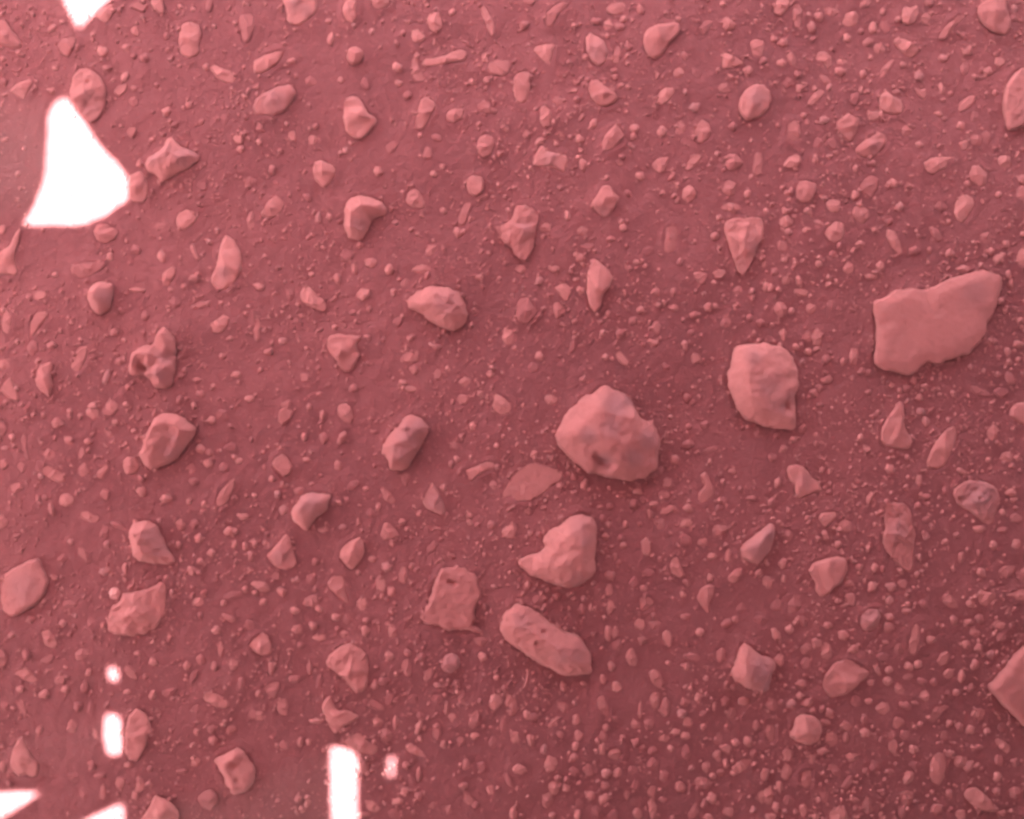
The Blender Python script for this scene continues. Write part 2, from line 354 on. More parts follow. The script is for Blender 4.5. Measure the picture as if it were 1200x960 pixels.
tile(0, 3, '''
200,75 235,62 255,95 280,140 255,158 215,140 205,110;
0,155 25,170 42,205 30,240 0,248 -20,200;
70,275 125,240 150,265 185,315 150,322 110,300;
355,185 380,158 415,160 428,185 400,210 365,215;
slotside|600,520 615,470 650,428 680,445 712,485 718,530 700,590 680,640 655,680 620,675 597,640 598,580;
953,380 975,355 1020,370 1070,400 1082,425 1060,442 1010,428 965,405;
roughblock|1005,675 1050,650 1090,635 1120,615 1145,640 1180,690 1205,720 1195,790 1150,830 1090,845 1065,790 1035,730;
boot|45,700 60,640 85,580 105,565 120,620 150,670 185,700 178,760 150,765 120,750 90,762 65,740;
gable|665,960 700,910 735,835 780,855 820,880 850,920 845,990 680,990;
925,860 950,830 990,815 1020,835 1030,880 990,920 955,900;
760,370 780,345 835,340 825,360 790,388;
885,315 900,270 935,255 930,290 905,325''',
'''232,208,30,18,-15 130,190,18,24 290,305,28,22 210,375,24,16 313,348,18,18 338,525,26,30 105,432,16,36,-15 455,565,14,50,-8 427,440,14,32
620,270,36,18,45 440,38,26,20,40 1040,155,16,36 882,238,14,16 1012,242,14,24 945,208,20,24 725,220,20,16 720,380,14,22 930,455,16,30,-10
920,688,26,24 998,535,20,18 1172,48,28,18,55 1075,12,30,14,20 1182,468,20,26 400,840,20,30,-20 490,830,14,40 570,785,24,26 435,710,18,22
475,752,24,14 185,545,16,22,20 400,340,16,26 98,350,16,16 855,730,28,10,-10 1135,315,14,24 420,270,12,16 605,360,18,10 350,760,26,24
1075,540,30,18,-15 60,95,14,14 8,720,16,22 1000,590,16,20 665,790,20,32 1100,230,20,26 655,180,16,10 370,430,20,22 20,430,20,22
150,20,16,18 300,40,14,14 1020,70,18,20 610,700,20,14 925,550,12,16 640,840,20,20''')

tile(1, 3, '''
-30,135 -10,105 35,80 60,100 75,140 75,180 40,193 5,180 -20,160;
pick|330,225 345,185 390,150 440,132 490,150 525,185 530,260 525,330 500,360 465,362 440,330 415,290 370,265 340,245;
vee|308,440 320,405 345,380 355,410 380,455 430,450 490,480 460,500 410,530 370,562 350,540 325,490;
slope|410,600 440,570 480,558 520,595 570,625 570,650 540,662 490,650 440,630;
greynut|870,235 885,190 920,175 955,200 955,245 915,275 880,262;
25,345 50,325 110,315 115,345 90,400 60,380;
95,440 105,405 140,390 150,430 145,478 115,470;
525,415 545,402 590,425 605,450 570,452 535,435;
608,400 615,372 645,370 645,400 625,432 610,420;
700,620 720,602 760,625 800,660 800,675 755,662 715,645;
995,505 1010,465 1035,445 1052,465 1045,510 1020,538 1000,525;
945,380 960,350 980,360 982,410 965,422 950,410''',
'''735,385,24,30 1128,405,28,34 1185,410,22,34 926,480,22,38,-15 1108,605,24,30 960,592,20,22 850,560,20,26 708,245,20,42,-15 640,78,20,32,10
627,190,18,18 712,175,16,14 775,198,18,16 598,310,20,18 560,330,18,18 810,280,20,32,15 515,78,18,22 430,22,20,22 268,55,18,18
195,70,26,22 72,255,14,28 180,305,24,16 295,320,14,34,10 210,145,16,14 610,570,30,28 570,510,26,22,-25 655,510,14,26 775,475,20,22 765,530,14,26,20
850,395,24,18 770,585,12,14 545,905,38,20,40 700,835,18,20 735,790,16,26,-30 765,750,14,30 705,710,14,18 500,720,28,26 130,620,24,26
835,890,28,22 995,860,30,20,45 1100,825,18,26 1060,715,20,22 1185,775,16,32,-25 1160,510,16,40,10 645,940,24,20 990,705,18,30 905,920,18,22
1060,195,20,16,30 1055,125,26,20 895,440,10,28 15,475,30,26 195,872,18,16 205,600,12,20 300,110,30,16 940,320,14,14 1025,570,18,14
415,95,14,12 520,30,18,14 375,12,20,16 280,505,30,12 250,255,12,24 880,610,14,18 975,800,20,16 665,880,24,14 760,855,16,18 1130,290,14,14
500,945,30,14 240,890,14,16 245,600,12,14''')

tile(2, 3, '''
longpit|-55,70 -50,20 -35,-20 0,-45 30,-62 80,-40 130,-10 185,35 235,72 300,92 345,130 368,190 378,268 320,275 255,280 190,260 120,215 60,175 0,138 -35,110;
arrowhead|1015,265 1040,220 1060,150 1080,125 1120,150 1160,185 1200,195 1230,215 1228,250 1205,290 1195,350 1160,355 1100,345 1075,325 1040,305;
530,195 545,165 565,155 590,215 580,242 550,235;
640,275 660,255 690,270 712,320 700,348 670,335 650,305;
400,390 425,378 450,420 455,470 435,495 415,470 400,430;
690,455 705,400 725,385 745,425 735,480 710,480''',
'''670,400,20,38 490,338,24,24 247,440,38,20,50 810,408,28,22,5 475,655,36,36 180,697,32,40 895,797,36,32 662,705,28,30 660,642,22,18
790,808,22,28,-15 35,722,30,24 200,808,24,30 358,720,24,32,-20 440,742,26,20 563,728,28,22 495,740,16,22 712,572,28,22,20 578,520,20,26,-30
643,515,22,22 768,553,20,16 810,572,20,18 825,508,22,20 797,465,20,20 820,650,18,36 845,200,46,18,15 728,115,20,38,-15 598,48,22,28,-15
667,48,30,22,10 608,118,20,20 495,145,20,24 480,85,16,28 450,90,14,30 980,190,20,30 1085,408,24,24 1030,468,20,26 1008,525,18,36 968,590,22,26
1005,632,26,20,20 965,665,20,26 1080,710,50,24,-40 980,742,20,18 912,720,20,26 1080,862,28,26 1180,860,26,38,20 935,868,18,26 655,830,22,24
710,757,20,20 580,800,20,26 570,878,18,28 538,835,14,32 660,915,20,44 590,935,22,24 395,920,20,32,15 318,885,20,30,-10 168,872,26,32,20
475,940,20,24 370,850,20,20 438,800,22,16,30 435,860,24,18 8,425,16,42 20,575,20,26,-15 88,585,18,24 195,500,36,8,-45 300,492,18,20 310,565,20,26
297,612,16,20 150,630,14,22 70,300,8,40,15 240,340,12,22,-20 100,480,20,18 70,465,14,20 110,385,14,14 425,575,18,30,-10 420,625,14,26
580,598,16,18 612,630,14,12 748,630,14,14 440,525,16,16 465,245,16,18 425,305,12,22 480,485,14,12 880,85,20,16 1005,42,22,18 1048,25,14,16
1165,25,30,18 910,298,12,14 815,250,12,18 872,390,14,20 1000,410,16,22 895,530,14,16 1110,600,18,22 1050,605,20,16 1135,655,16,16 1180,555,14,50,5
1150,525,12,24 1185,750,22,28 1005,705,12,20 940,760,14,14 855,925,20,34,20 1020,930,28,24 1130,920,14,14 920,955,24,14 815,10,22,14 900,890,14,18
705,870,16,14 290,665,20,16 290,730,20,18 255,770,14,12 215,765,18,14 225,555,14,14 600,440,8,34 1040,340,14,14 190,940,14,14 310,940,18,18
835,820,10,20 5,935,14,30 845,725,12,16 255,810,16,16''')

tile(3, 3, '''
greycap|425,40 430,0 460,-28 505,-28 525,0 515,45 480,82 440,72;
655,130 660,70 685,38 705,55 705,110 695,170 680,192 658,180;
lemon|250,320 265,270 310,225 360,207 400,215 440,245 473,270 455,300 405,335 370,370 290,393 265,365;
bevelcube|95,570 115,530 125,480 160,460 205,470 240,495 252,545 240,590 195,613 150,600;
cornerslab|1030,330 1060,295 1110,245 1150,180 1200,135 1300,100 1320,560 1200,535 1150,480 1090,415 1040,365;
745,490 770,440 800,420 850,430 825,455 790,490 770,508;
755,700 770,660 800,643 825,655 832,700 825,765 800,802 770,790 755,750;
comet|915,845 930,820 970,808 1010,835 1050,880 1085,915 1060,928 1000,920 945,890;
280,710 305,698 340,725 350,755 335,770 305,745;
345,800 375,755 395,750 395,790 370,818 350,812;
285,930 310,905 355,892 375,950 370,985 290,985;
765,905 780,890 820,893 818,925 790,943 768,930;
500,440 530,412 560,415 573,445 550,472 520,462;
790,215 805,185 840,170 848,205 830,235 800,242;
1070,580 1105,590 1140,625 1130,655 1095,635 1065,600''',
'''297,586,34,34 88,742,22,40 183,772,30,42 205,672,20,32 470,898,32,38 648,865,32,32 660,765,28,32 505,712,32,26,-10 728,918,24,24 990,475,32,30
732,382,24,24 615,355,20,28,-30 605,160,28,28 530,197,28,24 845,278,24,24 825,575,18,32 640,565,22,22 608,508,24,24 365,525,26,24 412,410,22,28,-25
452,555,22,20,40 450,490,14,24 272,172,24,34 432,195,22,24 400,160,18,20 228,135,22,24 185,165,26,26 1075,45,28,28 970,85,26,18 722,318,24,16,35
840,370,18,36,-40 398,670,26,22 285,460,18,22 15,420,24,28,-20 5,850,22,44 168,922,20,32 40,908,18,22 100,880,24,24 262,848,18,32,-20
10,540,28,60 95,660,22,26 905,940,24,24 1105,530,28,18,20 1028,550,16,16 900,690,28,32,20 942,712,20,18,-30 1160,695,18,20 900,530,16,20,-20
950,538,18,20 955,348,18,18 1090,105,24,26 983,155,18,18 1160,840,24,30 1075,830,18,16 690,705,28,18,-10 585,620,22,30 680,630,20,18 980,620,22,14
660,240,22,16,30 700,235,16,18 655,290,22,18 558,312,20,18 480,315,14,16 560,258,16,18 505,255,10,26,-35 40,95,14,30,-25 100,70,18,18 160,25,14,30,-35
350,97,24,18,15 275,52,18,16 560,60,22,20 565,12,18,16 180,235,22,26 50,215,20,26 155,325,20,20 185,415,20,16 145,380,14,16 110,415,18,18
470,408,16,14,30 640,425,28,14,25 925,140,16,18 965,235,16,20 905,290,16,26 1045,190,20,20 760,115,18,18 870,30,16,20 940,40,20,14 990,20,16,22
1085,685,18,24 1078,760,18,22 580,570,20,22 365,578,16,22 255,640,22,14 265,505,20,14 570,740,18,14 455,732,14,14 630,925,18,28 1100,935,18,16
15,950,24,14 55,810,14,24 405,870,20,12 775,318,16,16 850,650,20,16 850,840,16,16 885,365,18,14 545,130,14,10 225,950,18,14 410,908,10,12
80,925,10,12 855,515,18,14 60,410,12,12 690,415,16,10,20''')

# key: (full label, how other labels refer to it, relative height, greyness 0..1)
MARK = {
 'hollowed': ('big domed rock with grey facets and a dark hollow in its flank', 'big hollowed rock', .42, .55),
 'slab': ('widest flat slab of all, with a wavy raised rim along one side', 'widest flat slab', .14, .35),
 'holecorner': ('broad rock with a dark hole close to its square corner', 'rock with a holed corner', .34, .55),
 'notched': ('thick pink rock with a bite-like notch in one side', 'bite-notched rock', .36, .25),
 'longpit': ('long tapering rock with a grey ridge and tiny pits', 'long pitted rock', .42, .5),
 'pierced': ('flat salmon stone with one dark pit near its rounded end', 'flat salmon stone with a pit', .14, .0),
 'buried': ('smooth flat salmon stone sunk almost flush into the soil', 'flush sunken stone', .05, .0),
 'greyblock': ('upright block with a broad grey face and one bright slanting side', 'grey-faced block', .5, .7),
 'saddle': ('saddle-backed rock with two humps and a shallow trough between', 'saddle-backed rock', .42, .3),
 'tailed': ('rock with a bright ridge and a tail drawn out to a point', 'tail-pointed rock', .5, .45),
 'lumpy': ('wide lumpy rock with a rough top beside a whitish pebble', 'wide lumpy rock', .36, .15),
 'whitish': ('whitish small pebble touching the wide lumpy rock', 'whitish pebble', .5, .0),
 'shell': ('thin shell-shaped stone with a lit curved rim', 'shell-shaped stone', .2, .4),
 'gnarled': ('gnarled bone-like rock with a knob and a small eye-like hole', 'gnarled bone-like rock', .45, .35),
 'teardrop': ('large smooth teardrop stone with a grey lower flank', 'large teardrop stone', .34, .35),
 'egg': ('smooth egg-shaped rock with one bright slanting flank', 'smooth egg-shaped rock', .42, .25),
 'boomerang': ('boomerang-bent stone with a grey inner face', 'boomerang-bent stone', .42, .35),
 'hourglass': ('hourglass-waisted stone with a thin wing and dark grey centre', 'hourglass-waisted stone', .42, .45),
 'heart': ('heart-shaped stone tapering to one sharp point', 'heart-shaped stone', .36, .3),
 'ear': ('ear-shaped stone with a low ridge and a notch', 'ear-shaped stone', .4, .1),
 'axe': ('pale flat-topped stone shaped like an axe head', 'axe-head stone', .4, .05),
 'spool': ('spool-shaped stone with four flared corners', 'spool-shaped stone', .42, .25),
 'cobble': ('smooth roundish cobble with a faint ridge across the middle', 'smooth ridged cobble', .38, .2),
 'curveslab': ('large smooth slab with one sweeping curved edge and blunt corner', 'curve-edged slab', .22, .15),
 'cornerslab': ('large plain slab with one sharp projecting corner', 'sharp-cornered slab', .2, .15),
 'bluntwedge': ('blunt wedge-shaped rock with a smooth sloping top', 'blunt wedge rock', .4, .2),
 'pitoval': ('tall oval rock with one dark pit beside a bright patch', 'pitted oval rock', .36, .35),
 'kite': ('kite-shaped rock with a grey top and three corner lobes', 'grey-topped kite rock', .34, .6),
 'patchside': ('stone bordering the bluntest corner of the biggest sunlit patch', 'stone bordering the biggest sunlit patch', .4, .15),
 'bean': ('bean-shaped smooth stone with a shallow waist', 'bean-shaped stone', .4, .15),
 'flatiron': ('wide flatiron-shaped rock with pale grey streaks', 'flatiron rock', .36, .5),
 'bone': ('thin bone-shaped sliver lying on its side', 'bone-shaped sliver', .5, .05),
 'ball': ('little stone as round as a ball', 'ball-round stone', .7, .05),
 'longoval': ('long smooth oval cobble with plain greyish top', 'long oval cobble', .4, .4),
 'twolobe': ('two-lobed stone with one lobe leaning on the other', 'two-lobed stone', .42, .25),
 'hex': ('hexagonal greyish stone with a small central dimple', 'hexagonal stone', .36, .4),
 'potato': ('potato-shaped smooth stone lying aslant', 'potato-shaped stone', .45, .1),
 'bulb': ('bulb-shaped stone with a narrow crown and a greyish base', 'bulb-shaped stone', .45, .2),
 'brick': ('little brick-shaped stone with squared ends', 'brick-shaped stone', .55, .2),
 'sliver': ('long thin upright sliver of rock', 'long thin sliver', .6, .05),
 'knob': ('knobby rounded stone with a raised bump at one end', 'knobby rounded stone', .5, .25),
 'facetpair': ('pale angular stone touching-close beside the loaf-shaped stone', 'pale angular neighbour stone', .4, .0),
 'loaf': ('loaf-shaped stone with a long slanting flank', 'loaf-shaped stone', .45, .2),
 'anvil': ('anvil-shaped stone with a thin neck reaching into the sunlit patch', 'anvil-shaped stone', .35, .2),
 'twotone': ('two-toned stone, one facet bright and the other grey', 'two-toned stone', .5, .6),
 'crescent': ('crescent-backed stone with a straight dark side', 'crescent-backed stone', .5, .1),
 'capsule': ('capsule-shaped pale pebble lying aslant', 'capsule-shaped pebble', .5, .0),
 'mitten': ('mitten-shaped stone with a little thumb', 'mitten-shaped stone', .4, .15),
 'beaked': ('round-backed grey stone with a small beak and a bright edge', 'beaked grey stone', .45, .65),
 'fan': ('fan-shaped stone with a peak and a curved foot', 'fan-shaped stone', .4, .3),
 'diamond': ('pale diamond-shaped stone standing alone on bare soil', 'diamond-shaped stone', .45, .05),
 'dumbbell': ('dumbbell-shaped pale stone with two thick ends', 'dumbbell-shaped stone', .45, .0),
 'triangle': ('dull triangular stone with a sharp apex', 'dull triangular stone', .34, .35),
 'wishbone': ('low wishbone-shaped stone half sunk in the soil', 'wishbone-shaped stone', .2, .1),
 'sharkfin': ('shark-fin stone with one long bright edge and a grey face', 'shark-fin stone', .45, .6),
 'horn': ('horn-shaped stone curving up to a tip from a broad foot', 'horn-shaped stone', .4, .2),
 'drumstick': ('drumstick-shaped stone, thin at one end and thick at the other', 'drumstick-shaped stone', .38, .2),
 'molar': ('molar-shaped stone with a grey face and squared foot', 'molar-shaped stone', .45, .5),
 'dotted': ('broad grey stone with a single tiny dark dot on top', 'dotted grey stone', .34, .55),
 'slipper': ('long slipper-shaped stone standing in a row of grit', 'slipper-shaped stone', .36, .3),
 'mushroom': ('mushroom-shaped pale stone with a stubby stalk', 'mushroom-shaped stone', .38, .05),
 'slotside': ('rock edging the upright rounded slot of sunlight', 'rock edging the sunlit slot', .4, .2),
 'roughblock': ('rough square block with a crumbly cratered top', 'rough square block', .4, .25),
 'boot': ('boot-shaped stone with a tall pointed shaft', 'boot-shaped stone', .4, .15),
 'gable': ('gable-shaped stone with two sloping faces', 'gable-shaped stone', .5, .15),
 'pick': ('smooth guitar-pick stone with a rounded plain top', 'guitar-pick stone', .34, .2),
 'vee': ('vee-shaped stone with one bright arm', 'vee-shaped stone', .45, .2),
 'slope': ('sloping stone at the head of the long sunlit bar', 'stone at the sunlit bar', .4, .15),
 'greynut': ('dark grey nut-like stone among pink grit', 'dark grey nut-like stone', .5, .6),
 'arrowhead': ('arrowhead rock split into a bright face and a grey face', 'arrowhead rock', .45, .6),
 'greycap': ('grey rounded stone with a brownish cap', 'grey-capped stone', .45, .5),
 'lemon': ('lemon-shaped smooth stone with one pointed end', 'lemon-shaped stone', .4, .05),
 'bevelcube': ('cube-like stone with one bright worn edge', 'cube-like stone', .5, .2),
 'comet': ('comet-shaped stone with a rounded head and drawn-out tail', 'comet-shaped stone', .42, .25),
}
# relief surveyed on the larger rocks (square, then x,y,height in the same units)
RELIEF = {
 'slab': '530,500,56 570,462,60 650,434,63 780,418,65 900,372,65 1010,348,61 1045,372,56 600,560,57 760,540,58 920,470,58 530,600,55 535,720,52 640,750,52 700,700,54 850,670,53 960,600,52 1040,460,53',
 'hollowed': '400,-20,150 300,110,140 430,130,178 520,165,172 560,30,150 500,236,140 400,222,82 450,256,74 385,182,140 440,205,146 365,240,100 470,282,104 640,130,96 590,260,84 330,225,96 470,20,150 590,120,150',
 'holecorner': '1110,700,96 1090,780,110 1100,880,112 1130,960,100 1180,720,90 1230,800,100 1280,880,86 1220,960,96 1290,1000,72',
 'notched': '200,640,84 260,580,110 330,530,84 320,640,118 250,720,116 320,740,92 150,720,78 200,770,60',
 'longpit': '10,30,84 60,50,96 120,80,104 190,130,112 250,180,104 310,215,76 230,110,80 300,140,66 100,140,66 200,220,60',
 'greyblock': '650,165,108 700,80,112 720,130,124 690,220,112 770,90,100 650,245,88 740,180,96',
 'saddle': '700,200,70 720,150,108 745,95,118 770,55,106 765,150,122 740,220,92 725,255,50 815,60,92 822,110,80 810,170,70 790,220,58 860,60,102 880,95,106 860,140,98 830,200,72 905,90,74',
 'tailed': '655,570,96 680,610,110 700,560,106 700,660,100 740,620,70 760,680,48 660,660,72',
 'gnarled': '660,700,80 720,700,90 780,610,88 800,660,70 770,720,60 800,760,84 760,800,90 685,765,20 640,750,66 710,790,60 780,840,66',
 'egg': '770,470,66 830,470,100 820,420,88 900,520,104 900,430,100 950,480,92 930,550,70 860,545,58',
 'boomerang': '450,40,88 450,110,84 500,10,86 560,15,70 490,90,62 500,130,44',
 'beaked': '215,460,84 250,420,92 300,430,80 230,520,60 280,470,78 250,510,56',
 'twotone': '445,420,80 470,440,92 480,400,84 510,450,66 480,490,54',
 'sharkfin': '1110,640,50 1150,620,80 1190,570,72 1180,650,54 1130,690,40',
 'arrowhead': '1075,190,70 1080,260,92 1110,300,80 1130,220,72 1180,260,60 1170,320,50 1060,280,60',
 'kite': '740,760,70 800,720,74 860,750,72 790,800,60 800,680,40 900,740,48',
 'roughblock': '1060,690,60 1110,650,66 1090,740,60 1120,700,48 1150,740,64 1100,800,60 1160,790,60 1130,770,50',
}
# small pits: x,y,radius,depth
PITS = {
 'hollowed': [(392, 212, 26, 16), (422, 236, 28, 20), (456, 258, 24, 14)],
 'pierced': [(910, 804, 16, 16), (928, 812, 15, 16)], 'pitoval': [(418, 395, 18, 12)], 'holecorner': [(1272, 935, 20, 15), (1280, 962, 22, 17)],
 'gnarled': [(695, 772, 20, 24), (675, 758, 16, 14)], 'longpit': [(115, 120, 14, 14), (145, 72, 14, 14), (60, 60, 8, 8)], 'slab': [(630, 558, 10, 8), (560, 520, 7, 6), (800, 640, 8, 6), (770, 520, 6, 5)],
 'dotted': [(975, 415, 9, 14), (900, 420, 16, 12)], 'hex': [(380, 240, 12, 10)], 'roughblock': [(1105, 705, 24, 12)],
 'slipper': [(598, 628, 6, 10), (610, 500, 14, 8)], 'notched': [(120, 630, 26, 30)],
}

# where the sun comes through to the ground, in photograph pixels
LIT = [
 [(66,-16),(72,0),(80,14),(86,26),(91,35),(97,28),(106,21),(115,13),(122,6),(130,0),(142,-16)],
 [(72,111),(60,122),(54,136),(53,155),(52,175),(50,200),(46,218),(38,238),(30,252),(25,263),(40,264),(60,263),(80,264),(97,262),(108,256),(122,251),(132,242),(140,237),(149,231),(149,206),(145,202),(137,190),(125,178),(115,166),(107,155),(100,145),(93,135),(86,125),(80,117)],
 [(129,782),(141,781),(142,796),(137,799),(129,797)],
 [(125,838),(134,835),(143,838),(146,850),(146,879),(142,885),(134,886),(127,881),(124,865)],
 [(-30,930),(0,929),(20,928),(44,928),(37,936),(20,947),(0,959),(-30,975)],
 [(101,960),(120,951),(138,943),(147,941),(148,960),(150,985),(70,980)],
 [(386,875),(397,876),(410,879),(418,884),(419,900),(419,930),(418,985),(389,985),(387,940),(386,900)],
 [(451,889),(460,887),(461,896),(459,900),(460,908),(452,914),(450,907),(452,899)],
]

# bare grey faces where dust is gone, and facet or notch shade painted as grey: x,y,radius in the square's units
BARE = {
 'hollowed': [(480,-20,80),(545,-45,50),(625,140,64),(560,220,64),(425,238,52),(350,120,50),(450,80,60)],
 'holecorner': [(1120,720,60),(1190,850,90),(1230,940,80),(1290,900,50)], 'notched': [(310,540,64),(340,600,56),(110,630,40),(300,790,60)],
 'longpit': [(230,180,60),(310,170,64),(40,20,50)], 'greyblock': [(720,120,84),(690,190,64),(765,80,50)], 'saddle': [(820,195,60),(840,130,40)],
 'tailed': [(730,590,54),(765,650,50)], 'gnarled': [(790,720,50),(780,795,54)], 'teardrop': [(1045,320,50)], 'egg': [(890,470,80)],
 'boomerang': [(490,100,52)], 'hourglass': [(60,120,46)], 'heart': [(1120,190,60)], 'beaked': [(265,440,90)], 'twotone': [(508,440,54)],
 'sharkfin': [(1150,650,74),(1195,590,54)], 'arrowhead': [(1155,250,84),(1180,320,50)], 'kite': [(740,752,56),(870,742,74),(790,720,56)],
 'molar': [(172,340,54)], 'dotted': [(980,405,104)], 'slipper': [(600,560,64)], 'flatiron': [(190,30,50),(240,62,40)],
 'slab': [(950,420,90)], 'greynut': [(912,225,100)], 'greycap': [(475,20,90)], 'spool': [(180,755,66)],
 'shell': [(120,830,110)], 'pitoval': [(430,490,80)], 'longoval': [(90,480,90)], 'triangle': [(842,430,70)], 'fan': [(125,680,60)],
 'curveslab': [(1200,560,60)], 'bulb': [(430,1000,40)], 'cobble': [(1140,470,70)], 'hex': [(400,250,70)], 'loaf': [(500,690,50)],
}

for k_ in (1, 6): LIT[k_] = [(x - 2, y) for x, y in LIT[k_]]
# ------------------------------------------------------------------ helpers
def hash3(ix, iy, iz):
    n = (ix * 374761393 + iy * 668265263 + iz * 2147483647 + 1013904223) & 0xffffffff
    n = ((n ^ (n >> 13)) * 1274126177) & 0xffffffff
    n = (n ^ (n >> 16)) & 0xffffffff
    return n / 4294967295.0
def vnoise(x, y, z=0.0):
    x, y, z = np.broadcast_arrays(np.asarray(x, float), np.asarray(y, float), np.asarray(z, float))
    xi, yi, zi = np.floor(x).astype(np.int64), np.floor(y).astype(np.int64), np.floor(z).astype(np.int64)
    fx, fy, fz = x - xi, y - yi, z - zi
    fx, fy, fz = fx * fx * (3 - 2 * fx), fy * fy * (3 - 2 * fy), fz * fz * (3 - 2 * fz)
    r = 0.0
    for dx in (0, 1):
        for dy in (0, 1):
            for dz in (0, 1):
                w = (fx if dx else 1 - fx) * (fy if dy else 1 - fy) * (fz if dz else 1 - fz)
                r = r + w * hash3(xi + dx, yi + dy, zi + dz)
    return r * 2 - 1
def fbm(x, y, z=0.0, o=4, g=0.5):
    a, s, f = 1.0, 0.0, 1.0
    for k in range(o):
        s = s + a * vnoise(x * f + 17.3 * k, y * f - 9.1 * k, z * f if not np.isscalar(z) else z + k)
        a *= g; f *= 2.03
    return s
def ground_z(x, y):
    return 0.0032 * fbm(x / 0.16, y / 0.16, 3.0, 3) + 0.0009 * fbm(x / 0.022, y / 0.022, 7.0, 3)
def wx(px): return (np.asarray(px, float) - 600.0) * S
def wy(py): return (480.0 - np.asarray(py, float)) * S
def mesh_obj(name, verts, faces, mat, smooth=True, parent=None):
    me = bpy.data.meshes.new(name)
    me.from_pydata([tuple(v) for v in verts], [], [tuple(f) for f in faces])
    if smooth: me.polygons.foreach_set('use_smooth', [True] * len(me.polygons))
    me.materials.append(mat)
    me.update()
    o = bpy.data.objects.new(name, me)
    C.objects.link(o)
    o.parent = parent
    return o
def fast_mesh(name, V, F, mat, smooth=True):
    me = bpy.data.meshes.new(name)
    n = F.shape[1]
    me.vertices.add(len(V)); me.vertices.foreach_set('co', V.astype(np.float32).ravel())
    me.loops.add(F.size); me.loops.foreach_set('vertex_index', F.astype(np.int32).ravel())
    me.polygons.add(len(F)); me.polygons.foreach_set('loop_start', np.arange(0, F.size, n, dtype=np.int32))
    me.polygons.foreach_set('use_smooth', np.ones(len(F), dtype=bool) if smooth else np.zeros(len(F), dtype=bool))
    me.update(calc_edges=True); me.validate()
    me.materials.append(mat)
    o = bpy.data.objects.new(name, me); C.objects.link(o)
    return o
def tag(o, label, cat=None, group=None, kind=None):
    o['label'] = label
    if cat: o['category'] = cat
    if group: o['group'] = group
    if kind: o['kind'] = kind

# ------------------------------------------------------------------ materials
def new_mat(name, rough=0.95):
    m = bpy.data.materials.new(name); m.use_nodes = True
    nt = m.node_tree; b = nt.nodes['Principled BSDF']
    b.inputs['Roughness'].default_value = rough
    b.inputs['Specular IOR Level'].default_value = 0.15
    return m, nt, b
def N(nt, t, **kw):
    n = nt.nodes.new(t)
    for k, v in kw.items(): setattr(n, k, v)
    return n
def noise_node(nt, scale, detail=4, rough=0.55, co=None):
    n = N(nt, 'ShaderNodeTexNoise'); n.inputs['Scale'].default_value = scale
    n.inputs['Detail'].default_value = detail; n.inputs['Roughness'].default_value = rough
    if co is not None: nt.links.new(co, n.inputs['Vector'])
    return n
def mixc(nt, fac, a, b, blend='MIX'):
    n = N(nt, 'ShaderNodeMix', data_type='RGBA', blend_type=blend)
    for sock, v in ((n.inputs[0], fac), (n.inputs[6], a), (n.inputs[7], b)):
        if hasattr(v, 'is_linked'): nt.links.new(v, sock)
        else: sock.default_value = v if not isinstance(v, tuple) else (*v, 1.0)
    return n.outputs[2]
def rmap(nt, v, a, b, c=0.0, d=1.0):
    n = N(nt, 'ShaderNodeMapRange', interpolation_type='SMOOTHSTEP')
    n.inputs[1].default_value = a; n.inputs[2].default_value = b; n.inputs[3].default_value = c; n.inputs[4].default_value = d
    nt.links.new(v, n.inputs[0]); return n.outputs[0]
def math_n(nt, op, a, b=None):
    n = N(nt, 'ShaderNodeMath', operation=op)
    for i, v in enumerate((a, b)):
        if v is None: continue
        if hasattr(v, 'is_linked'): nt.links.new(v, n.inputs[i])
        else: n.inputs[i].default_value = v
    return n.outputs[0]
def bump(nt, b, h, strength, dist):
    n = N(nt, 'ShaderNodeBump'); n.inputs['Strength'].default_value = strength; n.inputs['Distance'].default_value = dist
    nt.links.new(h, n.inputs['Height']); nt.links.new(n.outputs[0], b.inputs['Normal'])

SOIL_A, SOIL_B, SOIL_C = (0.212, 0.080, 0.090), (0.250, 0.095, 0.105), (0.286, 0.114, 0.123)
DUST_A, DUST_B = (0.350, 0.150, 0.153), (0.425, 0.194, 0.195)
BARE_A, BARE_B = (0.245, 0.128, 0.145), (0.300, 0.156, 0.172)

m_soil, nt, b = new_mat('red_soil', 1.0)
co = N(nt, 'ShaderNodeTexCoord').outputs['Object']
n1 = noise_node(nt, 5.0, 5, 0.6, co); n2 = noise_node(nt, 160.0, 4, 0.65, co); n3 = noise_node(nt, 620.0, 2, 0.6, co)
c = mixc(nt, rmap(nt, n1.outputs[0], 0.3, 0.7), SOIL_A, SOIL_B)
c = mixc(nt, rmap(nt, n2.outputs[0], 0.52, 0.78), c, SOIL_C)
vor = N(nt, 'ShaderNodeTexVoronoi'); vor.inputs['Scale'].default_value = 420.0; nt.links.new(co, vor.inputs['Vector'])
c = mixc(nt, math_n(nt, 'MULTIPLY', rmap(nt, vor.outputs['Distance'], 0.32, 0.12), rmap(nt, n2.outputs[0], 0.42, 0.62, 0, 0.8)), c, DUST_A)
nt.links.new(c, b.inputs['Base Color'])
h = math_n(nt, 'ADD', math_n(nt, 'MULTIPLY', n2.outputs[0], 1.0), math_n(nt, 'MULTIPLY', n3.outputs[0], 0.45))
bump(nt, b, h, 0.8, 0.0026)

